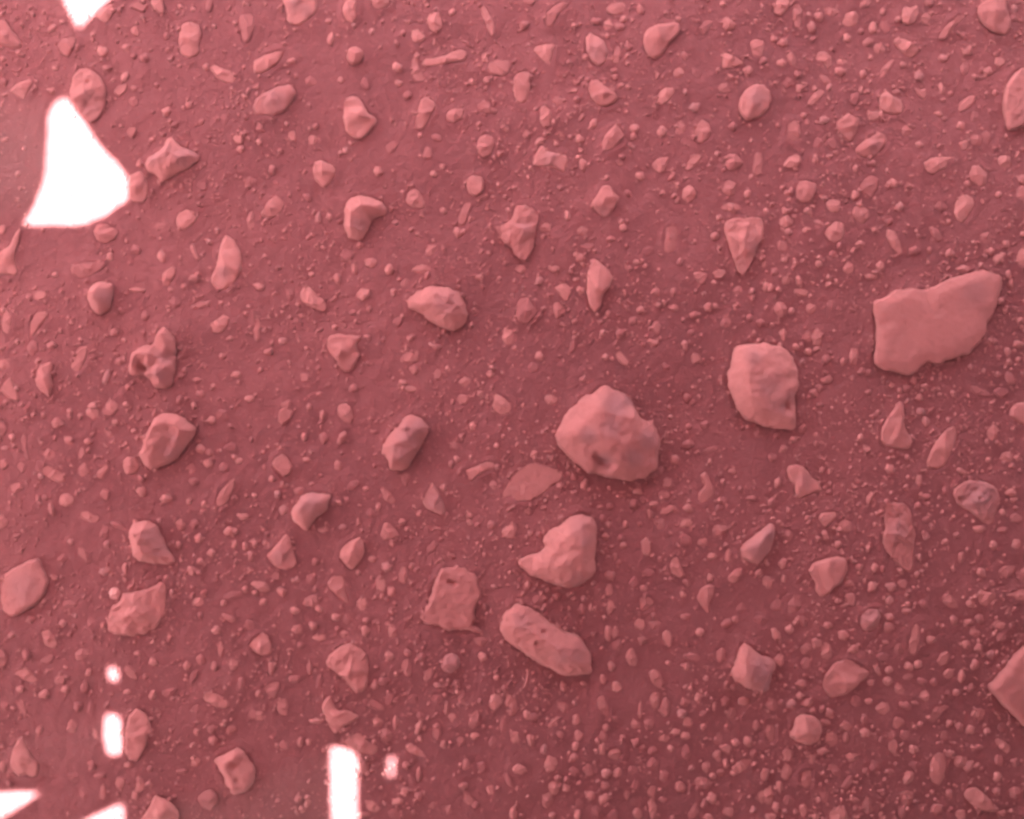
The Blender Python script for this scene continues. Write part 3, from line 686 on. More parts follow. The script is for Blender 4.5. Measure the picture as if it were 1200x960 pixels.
def stone_mat(name, per_object=True):
    m, nt, b = new_mat(name, 0.9)
    co = N(nt, 'ShaderNodeTexCoord').outputs['Object']
    geo = N(nt, 'ShaderNodeNewGeometry')
    pos = geo.outputs['Position']
    n1 = noise_node(nt, 34.0, 4, 0.6, pos); n2 = noise_node(nt, 240.0, 4, 0.65, pos); n3 = noise_node(nt, 900.0, 2, 0.6, pos)
    if per_object:
        oi = N(nt, 'ShaderNodeObjectInfo'); rnd = oi.outputs['Random']
        at = N(nt, 'ShaderNodeAttribute', attribute_type='OBJECT', attribute_name='greyness'); grey = at.outputs['Fac']
        at2 = N(nt, 'ShaderNodeAttribute', attribute_type='OBJECT', attribute_name='paleness'); pale = at2.outputs['Fac']
    else:
        at = N(nt, 'ShaderNodeAttribute', attribute_type='GEOMETRY', attribute_name='tone'); rnd = at.outputs['Fac']
        grey = math_n(nt, 'MULTIPLY', rmap(nt, rnd, 0.8, 1.0), 0.4); pale = None
    dust = mixc(nt, rnd, DUST_A, DUST_B)
    dust = mixc(nt, rmap(nt, n2.outputs[0], 0.45, 0.75, 0, 0.5), dust, SOIL_C)
    bare = mixc(nt, rmap(nt, n2.outputs[0], 0.35, 0.7), BARE_A, BARE_B)
    if per_object:
        ba = N(nt, 'ShaderNodeAttribute', attribute_type='GEOMETRY', attribute_name='bare'); spot = ba.outputs['Fac']  # bare rock, with painted facet shade mixed in
        so = N(nt, 'ShaderNodeAttribute', attribute_type='OBJECT', attribute_name='soiled'); soiled = so.outputs['Fac']
    else:
        spot, soiled = grey, rmap(nt, rnd, 0.0, 0.6, 0.6, 0.0)
    dust = mixc(nt, soiled, dust, SOIL_B)
    thr = math_n(nt, 'ADD', math_n(nt, 'MULTIPLY', math_n(nt, 'SUBTRACT', n1.outputs[0], 0.5), 0.4), math_n(nt, 'ADD', spot, math_n(nt, 'MULTIPLY', grey, 0.3)))
    c = mixc(nt, rmap(nt, thr, 0.08, 0.95, 0, 0.85), dust, bare)
    if pale is not None:
        c = mixc(nt, pale, c, (0.62, 0.36, 0.36))
    nt.links.new(c, b.inputs['Base Color'])
    h = math_n(nt, 'ADD', math_n(nt, 'MULTIPLY', n2.outputs[0], 1.0), math_n(nt, 'MULTIPLY', n3.outputs[0], 0.35))
    bump(nt, b, h, 0.45, 0.0016)
    return m
m_stone = stone_mat('dusty_stone')
m_gravel = stone_mat('gravel_grain', False)

def plain_mat(name, col, rough, metal=0.0, scale=14.0):
    m, nt, b = new_mat(name, rough)
    co = N(nt, 'ShaderNodeTexCoord').outputs['Object']
    n = noise_node(nt, scale, 5, 0.6, co)
    nt.links.new(mixc(nt, rmap(nt, n.outputs[0], 0.35, 0.75, 0, 0.6), col, tuple(x * 0.6 + y * 0.4 for x, y in zip(col, (0.3, 0.14, 0.1)))), b.inputs['Base Color'])
    b.inputs['Metallic'].default_value = metal
    return m
m_deck = plain_mat('dusty_deck_paint', (0.80, 0.78, 0.76), 0.7)
m_wheel = plain_mat('worn_aluminium', (0.34, 0.31, 0.30), 0.5, 0.6)
m_strut = plain_mat('dark_tube', (0.12, 0.11, 0.11), 0.6)

# ------------------------------------------------------------------ stones
def inside(P, poly):
    x, y = P[:, 0], P[:, 1]; r = np.zeros(len(P), bool)
    for (x0, y0), (x1, y1) in zip(poly, np.roll(poly, -1, 0)):
        c = ((y0 > y) != (y1 > y))
        if c.any():
            r ^= c & (x < (x1 - x0) * (y - y0) / (y1 - y0 if y1 != y0 else 1e-9) + x0)
    return r
def edge_dist(P, poly):
    A = poly; B = np.roll(poly, -1, 0); D = B - A; L = (D * D).sum(1) + 1e-12
    out = np.full(len(P), 1e9)
    for a, d, l in zip(A, D, L):
        t = np.clip(((P - a) @ d) / l, 0, 1)
        out = np.minimum(out, np.hypot(*(P - a - t[:, None] * d).T))
    return out
def round_poly(p, t=0.2, it=2):
    for _ in range(it):
        q = np.roll(p, -1, 0)
        p = np.stack([p * (1 - t) + q * t, p * t + q * (1 - t)], 1).reshape(-1, 2)
    return p
def resample(p, sp):
    q = np.vstack([p, p[:1]]); d = np.hypot(*np.diff(q, axis=0).T); s = np.concatenate([[0], np.cumsum(d)])
    n = max(9, int(s[-1] / sp)); u = np.linspace(0, s[-1], n, endpoint=False)
    return np.stack([np.interp(u, s, q[:, 0]), np.interp(u, s, q[:, 1])], 1)
def area_of(p):
    x, y = p.T; return 0.5 * abs(np.dot(x, np.roll(y, -1)) - np.dot(y, np.roll(x, -1)))
def smin(a, b, k):
    h = np.clip(0.5 + 0.5 * (b - a) / k, 0, 1); return b * (1 - h) + a * h - k * h * (1 - h)

def tri_interp(P, pts, vals):
    """linear interpolation of heights over a triangulation of survey points"""
    r = delaunay_2d_cdt([Vector(p) for p in pts], [], [], 0, 1e-6)
    vs = np.array([tuple(v) for v in r[0]]); src = [o[0] if o else 0 for o in r[3]]
    z = np.full(len(P), np.nan)
    for f in r[2]:
        a, b_, c_ = vs[f[0]], vs[f[1]], vs[f[2]]
        det = (b_[1] - c_[1]) * (a[0] - c_[0]) + (c_[0] - b_[0]) * (a[1] - c_[1])
        if abs(det) < 1e-9: continue
        l0 = ((b_[1] - c_[1]) * (P[:, 0] - c_[0]) + (c_[0] - b_[0]) * (P[:, 1] - c_[1])) / det
        l1 = ((c_[1] - a[1]) * (P[:, 0] - c_[0]) + (a[0] - c_[0]) * (P[:, 1] - c_[1])) / det
        l2 = 1 - l0 - l1; k = (l0 >= -1e-6) & (l1 >= -1e-6) & (l2 >= -1e-6)
        z[k] = l0[k] * vals[src[f[0]]] + l1[k] * vals[src[f[1]]] + l2[k] * vals[src[f[2]]]
    return np.where(np.isnan(z), 0, z)

def build_stone(name, poly, seed, rel=0.4, relief=None, pits=(), ellipse=False, spots=(), spot_gain=.55, rough=0.0):
    """poly in photograph pixels; the stone lies on the ground with an undercut foot"""
    r = np.random.default_rng(seed)
    A = area_of(poly); size = math.sqrt(A)
    big = size > 42
    p = round_poly(poly, 0.13, 2) if not ellipse else round_poly(poly, .17, 1)
    sp = max(1.0, min(3.0, size / (30 if big else 12)))
    ring = resample(p, sp)
    cen = ring.mean(0)
    ang = ring - cen
    jit = fbm(ring[:, 0] / (size * .13) + seed, ring[:, 1] / (size * .13), 2.0, 4, .62) * size * (0.016 + .016 * rough if not ellipse else 0.05)
    ring = ring + ang / (np.hypot(*ang.T)[:, None] + 1e-6) * jit[:, None]
    lo, hi = ring.min(0), ring.max(0)
    gx, gy = np.meshgrid(np.arange(lo[0], hi[0] + sp, sp), np.arange(lo[1], hi[1] + sp, sp * .87))
    gx = gx + (np.arange(gx.shape[0]) % 2)[:, None] * sp * .5
    G = np.stack([gx.ravel(), gy.ravel()], 1) + r.uniform(-.2, .2, (gx.size, 2)) * sp
    G = G[inside(G, ring)]
    if len(G):
        G = G[edge_dist(G, ring) > sp * .55]
    if not len(G): G = cen[None, :]
    d = edge_dist(G, ring); R = max(d.max(), 1.0)
    h = rel * 2 * R
    z0 = h * (0.22 if rel > .12 else 0.5)
    k = r.uniform(.55, .85) if rel > .25 else r.uniform(.25, .4)
    t = np.clip(d / (k * R), 0, 1)
    z = z0 + (h - z0) * (1 - (1 - t) ** 2) ** 0.62
    if relief is not None:
        pts = np.vstack([ring, relief[:, :2]]); vals = np.concatenate([np.full(len(ring), z0), relief[:, 2]])
        zr = tri_interp(G, pts, vals)
        hm = relief[:, 2].max(); t2 = np.clip(d / (.35 * R), 0, 1)
        z = 0.8 * np.maximum(zr, z0) + 0.2 * (z0 + (hm - z0) * (1 - (1 - t2) ** 2) ** .6)
        h = hm
        sg = 0.017 * size
        D2 = ((G[:, None, :] - G[None, :, :]) ** 2).sum(2); Wt = np.exp(-D2 / (2 * sg * sg)); z = (Wt @ z) / Wt.sum(1)
    elif not (ellipse and size < 9):
        nf = 6 if rel > .25 else 2
        a0 = r.uniform(0, 6.28)
        for q in range(nf):
            a = a0 + q * 6.28 / nf + r.uniform(-.6, .6)
            sl = r.uniform(.3, 1.0) * (1 if rel > .25 else .25) * min(1.0, rel / .4)
            top = h * r.uniform(.78, 1.05)
            off = (G - cen - r.uniform(-.25, .25, 2) * R) @ np.array([math.cos(a), math.sin(a)])
            low_ = z0 + .38 * (z - z0)
            z = smin(z, -smin(sl * off - top, -low_, h * .10), h * .022)
    z = z + h * (0.05 if relief is None else .045) * fbm(G[:, 0] / (size * .2) + seed * 3.1, G[:, 1] / (size * .2), 5.0, 4) * np.clip(d / (.25 * R), 0, 1)
    if big:
        z = z + (0.75 if rel > .2 else .35) * fbm(G[:, 0] / 5.0, G[:, 1] / 5.0, 9.0, 3, .6) * np.clip(d / 4.0, 0, 1)
    if rough: z = z + rough * h * .09 * fbm(G[:, 0] / 9.0 + seed, G[:, 1] / 9.0, 4.0, 4, .65) * np.clip(d / 3.0, 0, 1)
    for (qx, qy, qr, qd) in pits:
        e = np.hypot(G[:, 0] - qx, G[:, 1] - qy) / qr
        z = z - qd * np.exp(-(e * 1.25) ** 4)
    z = np.maximum(z, 0.15 * z0)
    n = len(ring)
    zr = z0 * (1 + .5 * fbm(ring[:, 0] / (size * .3) + seed, ring[:, 1] / (size * .3), 1.0, 2))
    tri = delaunay_2d_cdt([Vector(v) for v in np.vstack([ring, G])], [(q, (q + 1) % n) for q in range(n)], [], 0, 1e-7)
    vs = np.array([tuple(v) for v in tri[0]])
    ztab = np.concatenate([zr, z])
    zz = np.array([ztab[o[0]] if o else z0 for o in tri[3]])
    F = np.array(tri[2]); ce = vs[F].mean(1); F = F[inside(ce, ring)]
    newid = {}
    for q, o in enumerate(tri[3]):
        for w in o: newid[w] = q
    rid = [newid[q] for q in range(n)]
    depth = 0.12 * h + 2.2
    low = cen + (vs[rid] - cen) * 0.80
    mid = cen + (vs[rid] - cen) * 0.955
    cx, cy = float(cen[0]), float(cen[1])
    base = float(ground_z(wx(cx), wy(cy))) / S
    allp = np.vstack([vs, mid, low]); allz = np.concatenate([zz, zr * .42, np.full(n, -depth)])
    m0 = len(vs); faces = []
    for f in F:
        a, b_, c_ = vs[f[0]], vs[f[1]], vs[f[2]]
        cr = (b_[0] - a[0]) * (c_[1] - a[1]) - (b_[1] - a[1]) * (c_[0] - a[0])
        faces.append((f[0], f[1], f[2]) if cr < 0 else (f[0], f[2], f[1]))     # y runs down in the survey
    orient = np.dot(ring[:, 0], np.roll(ring[:, 1], -1)) - np.dot(ring[:, 1], np.roll(ring[:, 0], -1))
    for q in range(n):
        q2 = (q + 1) % n
        for (u0, u1, w0, w1) in ((rid[q], rid[q2], m0 + q, m0 + q2), (m0 + q, m0 + q2, m0 + n + q, m0 + n + q2)):
            faces.append((u0, u1, w1, w0) if orient > 0 else (u1, u0, w0, w1))
    faces.append(tuple(m0 + n + q for q in (range(n) if orient < 0 else range(n - 1, -1, -1))))
    V = np.stack([(allp[:, 0] - cx) * S, -(allp[:, 1] - cy) * S, allz * S], 1)
    o = mesh_obj(name, V.tolist(), [tuple(int(w) for w in f) for f in faces], m_stone)
    o.location = (float(wx(cx)), float(wy(cy)), base * S - (h * S * float(r.uniform(.05, .3)) if ellipse else 0.0))
    bare = np.zeros(len(allp))
    for (qx, qy, qr) in spots:
        e = np.hypot(allp[:, 0] - qx, allp[:, 1] - qy) / qr
        bare = np.maximum(bare, spot_gain * np.clip(1.35 - e, 0, 1) ** 1.3)
    o.data.attributes.new('bare', 'FLOAT', 'POINT').data.foreach_set('value', bare.astype(np.float32))
    return o

# read the survey
stones = []      # dicts: key, poly, area, c, kind
for (tx, ty), (polys, ells) in TILES.items():
    off = np.array([tx * 300.0, ty * 240.0])
    for rec in polys.split(';'):
        rec = rec.strip(); key = None
        if '|' in rec: key, rec = rec.split('|'); key = key.strip()
        p = np.array([[float(v) for v in q.split(',')] for q in rec.split()]) / 4 + off
        stones.append(dict(key=key, poly=p, tile=off, ell=False))
    for rec in ells.split():
        v = [float(q) for q in rec.split(',')]
        a = math.radians(v[4]) if len(v) > 4 else 0.0
        nn = int(rng.integers(6, 11)); th = np.linspace(0, 2 * math.pi, nn, endpoint=False) + rng.uniform(-.25, .25, nn)
        amp = 1 + rng.uniform(-.2, .2, nn)
        q = np.stack([v[2] * np.cos(th), v[3] * np.sin(th)], 1) * amp[:, None] * 1.12
        q = np.stack([q[:, 0] * math.cos(a) - q[:, 1] * math.sin(a), q[:, 0] * math.sin(a) + q[:, 1] * math.cos(a)], 1)
        stones.append(dict(key=None, poly=(q + np.array(v[:2])) / 4 + off, tile=off, ell=True))
for s in stones:
    p = s['poly']; s['area'] = area_of(p); s['c'] = p.mean(0)
    q = p - s['c']; ev = np.sqrt(np.maximum(np.linalg.eigvalsh(q.T @ q), 1e-9)); s['asp'] = ev[1] / ev[0]
    per = np.hypot(*(p - np.roll(p, 1, 0)).T).sum(); s['circ'] = 4 * math.pi * s['area'] / per ** 2
    s['kind'] = 'rock' if s['area'] > 1700 else 'stone' if (not s['ell'] and s['area'] > 300) or s['area'] > 170 else 'pebble'
peb = sorted((s for s in stones if s['kind'] == 'pebble'), key=lambda s: -s['area'])
for s in peb[300:]: s['kind'] = 'grit'
indiv = [s for s in stones if s['kind'] != 'grit']
print('COUNTS', {k: sum(1 for s in stones if s['kind'] == k) for k in ('rock', 'stone', 'pebble', 'grit')})

mask = np.zeros((1400, 1700), bool); bigmask = np.zeros((1400, 1700))           # survey pixels shifted by 250, 220
for s in stones:
    p = s['poly']; lo = np.floor(p.min(0)).astype(int) - 1; hi = np.ceil(p.max(0)).astype(int) + 2
    gx, gy = np.meshgrid(np.arange(lo[0], hi[0]), np.arange(lo[1], hi[1]))
    k = inside(np.stack([gx.ravel(), gy.ravel()], 1).astype(float), p).reshape(gx.shape)
    yy, xx = gy + 220, gx + 250
    ok = (yy >= 0) & (yy < 1400) & (xx >= 0) & (xx < 1700)
    mask[yy[ok], xx[ok]] |= k[ok]
    if s['area'] > 260: bigmask[yy[ok], xx[ok]] = np.maximum(bigmask[yy[ok], xx[ok]], k[ok])
def blur(m, sg):
    for ax_ in (0, 1):
        n = m.shape[ax_]; f = np.fft.rfftfreq(n); g = np.exp(-2 * (math.pi * f * sg) ** 2)
        m = np.fft.irfft(np.fft.rfft(m, axis=ax_) * (g[:, None] if ax_ == 0 else g[None, :]), n, axis=ax_)
    return m
bank = blur(bigmask, 5.0) * (1 - np.clip(blur(bigmask, 1.2) * 1.3, 0, 1)); halo = blur(bigmask, 20.0)
def sample(m, x, y):
    px, py = x / S + 600 + 250, 480 - y / S + 220
    ok = (px >= 0) & (px < 1699) & (py >= 0) & (py < 1399)
    return np.where(ok, m[np.clip(py, 0, 1399).astype(int), np.clip(px, 0, 1699).astype(int)], 0.0)

# ------------------------------------------------------------------ ground
def axis(half, step, far):
    a = list(np.arange(0, half + 1e-9, step)); s = step
    while a[-1] < far:
        s *= 1.28; a.append(a[-1] + s)
    a = np.array(a); return np.concatenate([-a[:0:-1], a])
ax, ay = axis(0.66, 0.0024, 900.0), axis(0.56, 0.0024, 900.0)
X, Y = np.meshgrid(ax, ay)
V = np.stack([X.ravel(), Y.ravel(), (ground_z(X, Y) + S * sample(bank, X, Y) * (5.5 + 3.5 * fbm(X / .03, Y / .03, 2.0, 2))).ravel()], 1)
nx, ny = len(ax), len(ay)
i = (np.arange(ny - 1)[:, None] * nx + np.arange(nx - 1)[None, :]).ravel()
ground = fast_mesh('ground', V, np.stack([i, i + 1, i + nx + 1, i + nx], 1), m_soil)
tag(ground, 'flat red soil with fine grit', 'ground', kind='structure')

# labels: landmarks by their look, the others by look and by the landmark they lie next to
marks = {s['key']: s for s in stones if s['key']}
ORD = ['', 'second ', 'third ', 'fourth ', 'fifth ', 'sixth ', 'seventh ', 'eighth ', 'ninth ', 'tenth ', 'eleventh ', 'twelfth ', 'thirteenth ', 'fourteenth ', 'fifteenth ', 'sixteenth ']
def look(s):
    size = {'rock': 'large', 'stone': 'mid-sized', 'pebble': 'small'}[s['kind']]
    shape = 'elongated' if s['asp'] > 1.75 else ('rounded' if s['ell'] or s['circ'] > .84 else 'angular')
    return size + ' ' + shape + ' ' + s['kind']
classes = {}
for s in indiv:
    if not s['key']: s['look'] = look(s); classes.setdefault(s['look'], []).append(s)
for cl, L in classes.items():
    for s in L: s['best'] = None
    for k, m in marks.items():
        for rank, s in enumerate(sorted(L, key=lambda s: float(np.hypot(*(s['c'] - m['c']))))):
            cost = rank * 40 + float(np.hypot(*(s['c'] - m['c'])))
            if rank < 16 and (s['best'] is None or cost < s['best'][0]): s['best'] = (cost, rank, k)
GROUPS = {'rock': 'rocks lying on the red soil', 'stone': 'stones scattered on the red soil', 'pebble': 'pebbles scattered on the red soil'}
hgt = np.random.default_rng(5)
for n, s in enumerate(indiv):
    rel, grey = float(hgt.uniform(.24, .42)), float(hgt.choice([0, 0, .1, .15, .25]))
    relief, pits, spots, soiled = None, (), (), float(hgt.choice([0, 0, 0, .15, .3, .5]))
    if s['key']:
        lab, ref, rel, grey = MARK[s['key']]
        t0 = s['tile']; soiled = 0.0
        spots = [(x / 4 + t0[0], y / 4 + t0[1], a / 4) for x, y, a in BARE.get(s['key'], ())]
        if s['key'] in RELIEF:
            relief = np.array([[float(v) for v in q.split(',')] for q in RELIEF[s['key']].split()]) / 4
            relief[:, :2] += t0; relief[:, 2] *= 0.55 if s['key'] == 'slab' else 0.78
        pits = [(x / 4 + t0[0], y / 4 + t0[1], a / 4, d_ / 4) for x, y, a, d_ in PITS.get(s['key'], ())]
    else:
        if s['best']:
            lab = s['look'] + ', ' + ORD[s['best'][1]] + 'nearest of its kind to the ' + MARK[s['best'][2]][1]
        else:
            two = sorted(marks, key=lambda k: float(np.hypot(*(s['c'] - marks[k]['c']))))[:2]
            lab = s['look'] + ' between the ' + MARK[two[0]][1] + ' and the ' + MARK[two[1]][1]
    if s['key'] == 'buried': soiled = .1
    if s['kind'] == 'pebble': soiled = float(hgt.choice([0, .2, .4, .6, .8])); rel *= .82
    o = build_stone(s['kind'], s['poly'], n + 1, rel, relief, pits, s['ell'], spots, {'hollowed': .62, 'holecorner': .5, 'longpit': .5, 'sharkfin': .7, 'arrowhead': .7, 'dotted': .7, 'greynut': .5, 'greycap': .5}.get(s['key'], .5),
                    {'pierced': 1.0, 'roughblock': 1.0, 'lumpy': .6, 'buried': 1.4, 'gnarled': .1, 'holecorner': .12, 'hollowed': .12, 'longpit': .2, 'notched': .15}.get(s['key'], 0.0))
    tag(o, lab, s['kind'], GROUPS[s['kind']])
    o['greyness'] = grey * .5; o['soiled'] = soiled; o['paleness'] = 0.75 if s['key'] == 'whitish' else 0.0

# ------------------------------------------------------------------ gravel: everything too small to count
def ico():
    t = (1 + 5 ** .5) / 2
    v = np.array([(-1,t,0),(1,t,0),(-1,-t,0),(1,-t,0),(0,-1,t),(0,1,t),(0,-1,-t),(0,1,-t),(t,0,-1),(t,0,1),(-t,0,-1),(-t,0,1)], float)
    f = np.array([(0,11,5),(0,5,1),(0,1,7),(0,7,10),(0,10,11),(1,5,9),(5,11,4),(11,10,2),(10,7,6),(7,1,8),(3,9,4),(3,4,2),(3,2,6),(3,6,8),(3,8,9),(4,9,5),(2,4,11),(6,2,10),(8,6,7),(9,8,1)])
    return v / np.linalg.norm(v[0]), f
def ico2():
    v, f = ico(); v = list(map(tuple, v)); out = []; mid = {}
    def m(a, b):
        k = (min(a, b), max(a, b))
        if k not in mid:
            w = np.array(v[a]) + np.array(v[b]); v.append(tuple(w / np.linalg.norm(w))); mid[k] = len(v) - 1
        return mid[k]
    for a, b_, c_ in f:
        ab, bc, ca = m(a, b_), m(b_, c_), m(c_, a); out += [(a, ab, ca), (b_, bc, ab), (c_, ca, bc), (ab, bc, ca)]
    return np.array(v), np.array(out)

grains = []      # px, py, rx, ry, rz, turn
for s in stones:
    if s['kind'] == 'grit':
        q = s['poly'] - s['c']; w, ev = np.linalg.eigh(q.T @ q / len(q)); w = np.sqrt(w * 2)
        grains.append((s['c'][0], s['c'][1], w[1], w[0], min(w) * rng.uniform(.35, .6), -math.atan2(ev[1, 1], ev[0, 1]), True))
NG = 105000
gx, gy = rng.uniform(-240, 1440, NG), rng.uniform(-210, 1170, NG)
dens = 0.27 + 0.36 * fbm(gx / 90, gy / 90, 4.0, 4, .6) + 0.06 * np.clip((gx - 500) / 700, 0, 1) + 1.1 * halo[(gy + 220).astype(int), (gx + 250).astype(int)]
for x, y, dn, u in zip(gx, gy, dens, rng.uniform(0, 1, NG)):
    if u > dn or mask[int(y) + 220, int(x) + 250]: continue
    r0 = min(4.0, 1.3 * math.exp(rng.normal(0, .42)))
    grains.append((x, y, r0 * rng.uniform(.8, 1.5), r0 * rng.uniform(.75, 1.1), r0 * rng.uniform(.5, .8), rng.uniform(0, 6.28), False))
for _ in range(7500):                           # stones of the ground around, outside the surveyed frame
    x, y = rng.uniform(-900, 2100), rng.uniform(-800, 1760)
    if -12 < x < 1212 and -12 < y < 972: continue
    r0 = min(26, 3.2 * math.exp(rng.normal(0, .7)))
    grains.append((x, y, r0 * rng.uniform(.9, 1.5), r0 * rng.uniform(.7, 1.05), r0 * rng.uniform(.45, .8), rng.uniform(0, 6.28), True))
def grain_mesh(L, base, name):
    v0, f0 = base; n = len(L); A = np.array([g[:6] for g in L])
    P = np.repeat(v0[None], n, 0)
    P = P * (1 + rng.uniform(-.28, .28, (n, len(v0), 1)))
    P = P * A[:, None, 2:5]
    cs, sn = np.cos(A[:, 5])[:, None], np.sin(A[:, 5])[:, None]
    X = P[:, :, 0] * cs - P[:, :, 1] * sn; Y = P[:, :, 0] * sn + P[:, :, 1] * cs
    gxw, gyw = wx(A[:, 0]), wy(A[:, 1])
    V = np.stack([X * S + gxw[:, None], Y * S + gyw[:, None], P[:, :, 2] * S + (ground_z(gxw, gyw) + A[:, 4] * S * .2 + S * sample(bank, gxw, gyw) * 5.0)[:, None]], 2).reshape(-1, 3)
    F = (f0[None] + (np.arange(n) * len(v0))[:, None, None]).reshape(-1, 3)
    o = fast_mesh(name, V, F, m_gravel)
    a = o.data.attributes.new('tone', 'FLOAT', 'POINT')
    a.data.foreach_set('value', np.repeat(rng.uniform(0, 1, n), len(v0)).astype(np.float32))
    return o
g1 = grain_mesh([g for g in grains if g[6]], ico2(), 'gravel')
tag(g1, 'countless small pinkish gravel grains between the stones', 'gravel', kind='stuff')
g2 = grain_mesh([g for g in grains if not g[6]], ico(), 'grit')
tag(g2, 'fine pinkish sandy grit sprinkled over the red soil', 'grit', kind='stuff')

# ------------------------------------------------------------------ the vehicle that shades this ground
DECK_Z = 0.86
DX0, DX1, DY0, DY1 = -1.92, 1.15, -1.25, 1.00
rover = bpy.data.objects.new('rover', None); C.objects.link(rover)
tag(rover, 'wheeled rover straddling the stony ground and shading it', 'rover')
def add_box(V, F, c, s, rot=None):
    n = len(V)
    for dx in (-1, 1):
        for dy in (-1, 1):
            for dz in (-1, 1):
                p = Vector((dx * s[0] / 2, dy * s[1] / 2, dz * s[2] / 2))
                if rot is not None: p = rot @ p
                V.append(tuple(Vector(c) + p))
    F += [tuple(n + k for k in f) for f in ((0, 1, 3, 2), (4, 6, 7, 5), (0, 4, 5, 1), (2, 3, 7, 6), (0, 2, 6, 4), (1, 5, 7, 3))]
def lathe(profile, seg, axis_m):
    V, F = [], []
    n = len(profile)
    for k in range(seg):
        a = 2 * math.pi * k / seg
        for (u, r) in profile: V.append(tuple(axis_m @ Vector((u, r * math.cos(a), r * math.sin(a)))))
    for k in range(seg):
        k2 = (k + 1) % seg
        for q in range(n): F.append((k * n + q, k * n + (q + 1) % n, k2 * n + (q + 1) % n, k2 * n + q))
    return V, F
def tube(V, F, pts, r, seg=10):
    for a, b_ in zip(pts[:-1], pts[1:]):
        a, b_ = Vector(a), Vector(b_); d = (b_ - a).normalized(); u = d.orthogonal().normalized(); w = d.cross(u); n = len(V)
        for p in (a - d * r * .6, b_ + d * r * .6):
            for k in range(seg):
                t = 2 * math.pi * k / seg; V.append(tuple(p + u * r * math.cos(t) + w * r * math.sin(t)))
        for k in range(seg): F.append((n + k, n + (k + 1) % seg, n + seg + (k + 1) % seg, n + seg + k))
        F.append(tuple(n + k for k in range(seg - 1, -1, -1))); F.append(tuple(n + seg + k for k in range(seg)))
# belly deck: an unseen plate, openings shaped to throw the sunlit patches
holes = []
for L in LIT:
    P = np.array(L, float)
    e = np.roll(P, -1, 0) - np.roll(P, 1, 0); e /= np.hypot(*e.T)[:, None]
    q = P + np.stack([-e[:, 1], e[:, 0]], 1) * 2.2
    P = q if area_of(q) < area_of(P) else P * 2 - q      # the half-shade around an opening reads as lit
    g = np.stack([wx(P[:, 0]), wy(P[:, 1])], 1)
    holes.append(g + np.array([SUN.x, SUN.y]) / SUN.z * DECK_Z)
pts, edges = [], []
def loop(P):
    n = len(pts); pts.extend(Vector(p) for p in P); edges.extend((n + k, n + (k + 1) % len(P)) for k in range(len(P)))
loop([(DX0, DY0), (DX1, DY0), (DX1, DY1), (DX0, DY1)])
for hh in holes: loop(hh)
tr = delaunay_2d_cdt(pts, edges, [], 0, 1e-7)
vs = np.array([tuple(v) for v in tr[0]]); F = np.array(tr[2]); ce = vs[F].mean(1)
keep = np.ones(len(F), bool)
for hh in holes: keep &= ~inside(ce, hh)
F = F[keep]
TH = 0.018
sh = np.array([SUN.x, SUN.y]) / SUN.z * TH
nv = len(vs)
V = [(x, y, DECK_Z) for x, y in vs] + [(x + sh[0], y + sh[1], DECK_Z + TH) for x, y in vs]
faces = [tuple(map(int, f[::-1])) for f in F] + [tuple(int(q) + nv for q in f) for f in F]
cnt = {}
for f in F:
    for q in range(3):
        e = (int(f[q]), int(f[(q + 1) % 3])); cnt.setdefault(tuple(sorted(e)), []).append(e)
for e in cnt.values():
    if len(e) == 1:
        a, b_ = e[0]; faces.append((a, b_, b_ + nv, a + nv))
mesh_obj('belly_panel', V, faces, m_deck, False, rover)
V, F = [], []
for x in (DX0 + .06, DX1 - .06): add_box(V, F, (x, (DY0 + DY1) / 2, DECK_Z + .055), (.05, DY1 - DY0 - .1, .06))
mesh_obj('side_rail', V[:8], F[:6], m_deck, False, rover)
mesh_obj('side_rail', V[8:], F[:6], m_deck, False, rover)
V, F = [], []
add_box(V, F, (DX1 - .06, (DY0 + DY1) / 2, (DECK_Z + .2) / 2), (.03, DY1 - DY0 - .2, DECK_Z - .2))
mesh_obj('shade_flank_panel', V, F, m_strut, False, rover)  # added unseen, hung here to block skylight from the right
V, F = [], []
add_box(V, F, ((DX0 + .8 + DX1 - .1) / 2, DY0 + .06, (DECK_Z + .2) / 2), (DX1 - DX0 - .9, .03, DECK_Z - .2))
mesh_obj('shade_end_panel', V, F, m_strut, False, rover)  # also added out of view, keeps skylight off the lower end
WR = 0.25
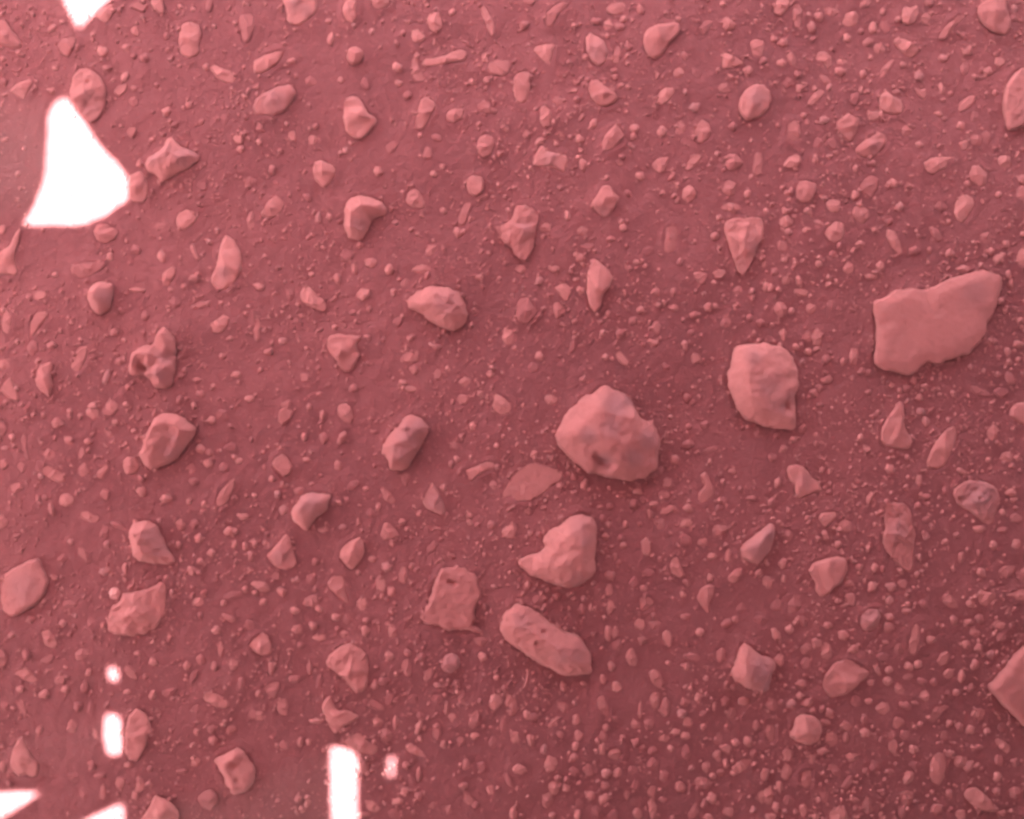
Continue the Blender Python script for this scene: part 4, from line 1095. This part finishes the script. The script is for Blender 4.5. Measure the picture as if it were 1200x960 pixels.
prof = [(-.2, .205), (-.2, .242), (-.14, .25), (0, .252), (.14, .25), (.2, .242), (.2, .205), (.13, .235), (-.13, .235)]
for (x, y) in ((DX0 + .3, DY1 - .12), (DX0 + .3, DY0 + .2), (DX1 + .24, DY1 - .12), (DX1 + .24, DY0 + .2)):
    M = Matrix.Translation((x, y, WR - .004))
    v, f = lathe(prof, 48, M); wheel = mesh_obj('wheel', v, f, m_wheel, True, rover)
    V, F = [], []
    for k in range(24):
        a = 2 * math.pi * k / 24
        R_ = Matrix.Rotation(a, 3, 'X'); add_box(V, F, M @ (R_ @ Vector((0, 0, .252))), (.37, .008, .010), R_)
    mesh_obj('tread', V, F, m_wheel, False, wheel)
    V, F = [], []
    for k in range(6):
        a = 2 * math.pi * k / 6; R_ = Matrix.Rotation(a, 3, 'X')
        tube(V, F, [M @ (R_ @ Vector((0, 0, .04))), M @ (R_ @ Vector((.03, .03, .14))), M @ (R_ @ Vector((0, 0, .238)))], .009, 6)
    mesh_obj('spoke', V, F, m_wheel, False, wheel)
    v, f = lathe([(-.07, .002), (-.07, .055), (.07, .055), (.07, .002)], 24, M); mesh_obj('hub', v, f, m_strut, True, wheel)
    V, F = [], []
    inn = .27 if x < 0 else -.27
    tube(V, F, [(x, y, WR), (x + inn, y, WR), (x + inn, y, DECK_Z + .012)], .022)
    mesh_obj('strut', V, F, m_strut, True, rover)

# ------------------------------------------------------------------ air veil, added in place of lens glare
m_veil = bpy.data.materials.new('veil_air'); m_veil.use_nodes = True
nt = m_veil.node_tree; nt.nodes.clear()
pv = nt.nodes.new('ShaderNodeVolumePrincipled'); mo = nt.nodes.new('ShaderNodeOutputMaterial')
pv.inputs['Color'].default_value = (0.92, 0.74, 0.76, 1.0)
pv.inputs['Density'].default_value = VEIL
pv.inputs['Anisotropy'].default_value = 0.2
nt.links.new(pv.outputs[0], mo.inputs['Volume'])
V, F = [], []
add_box(V, F, (0, 0, 0.1), (2100, 2100, 2.2))
veil = mesh_obj('veil', V, F, m_veil, False)
tag(veil, 'added thin pinkish air veil standing in for lens glare', 'veil', kind='stuff')
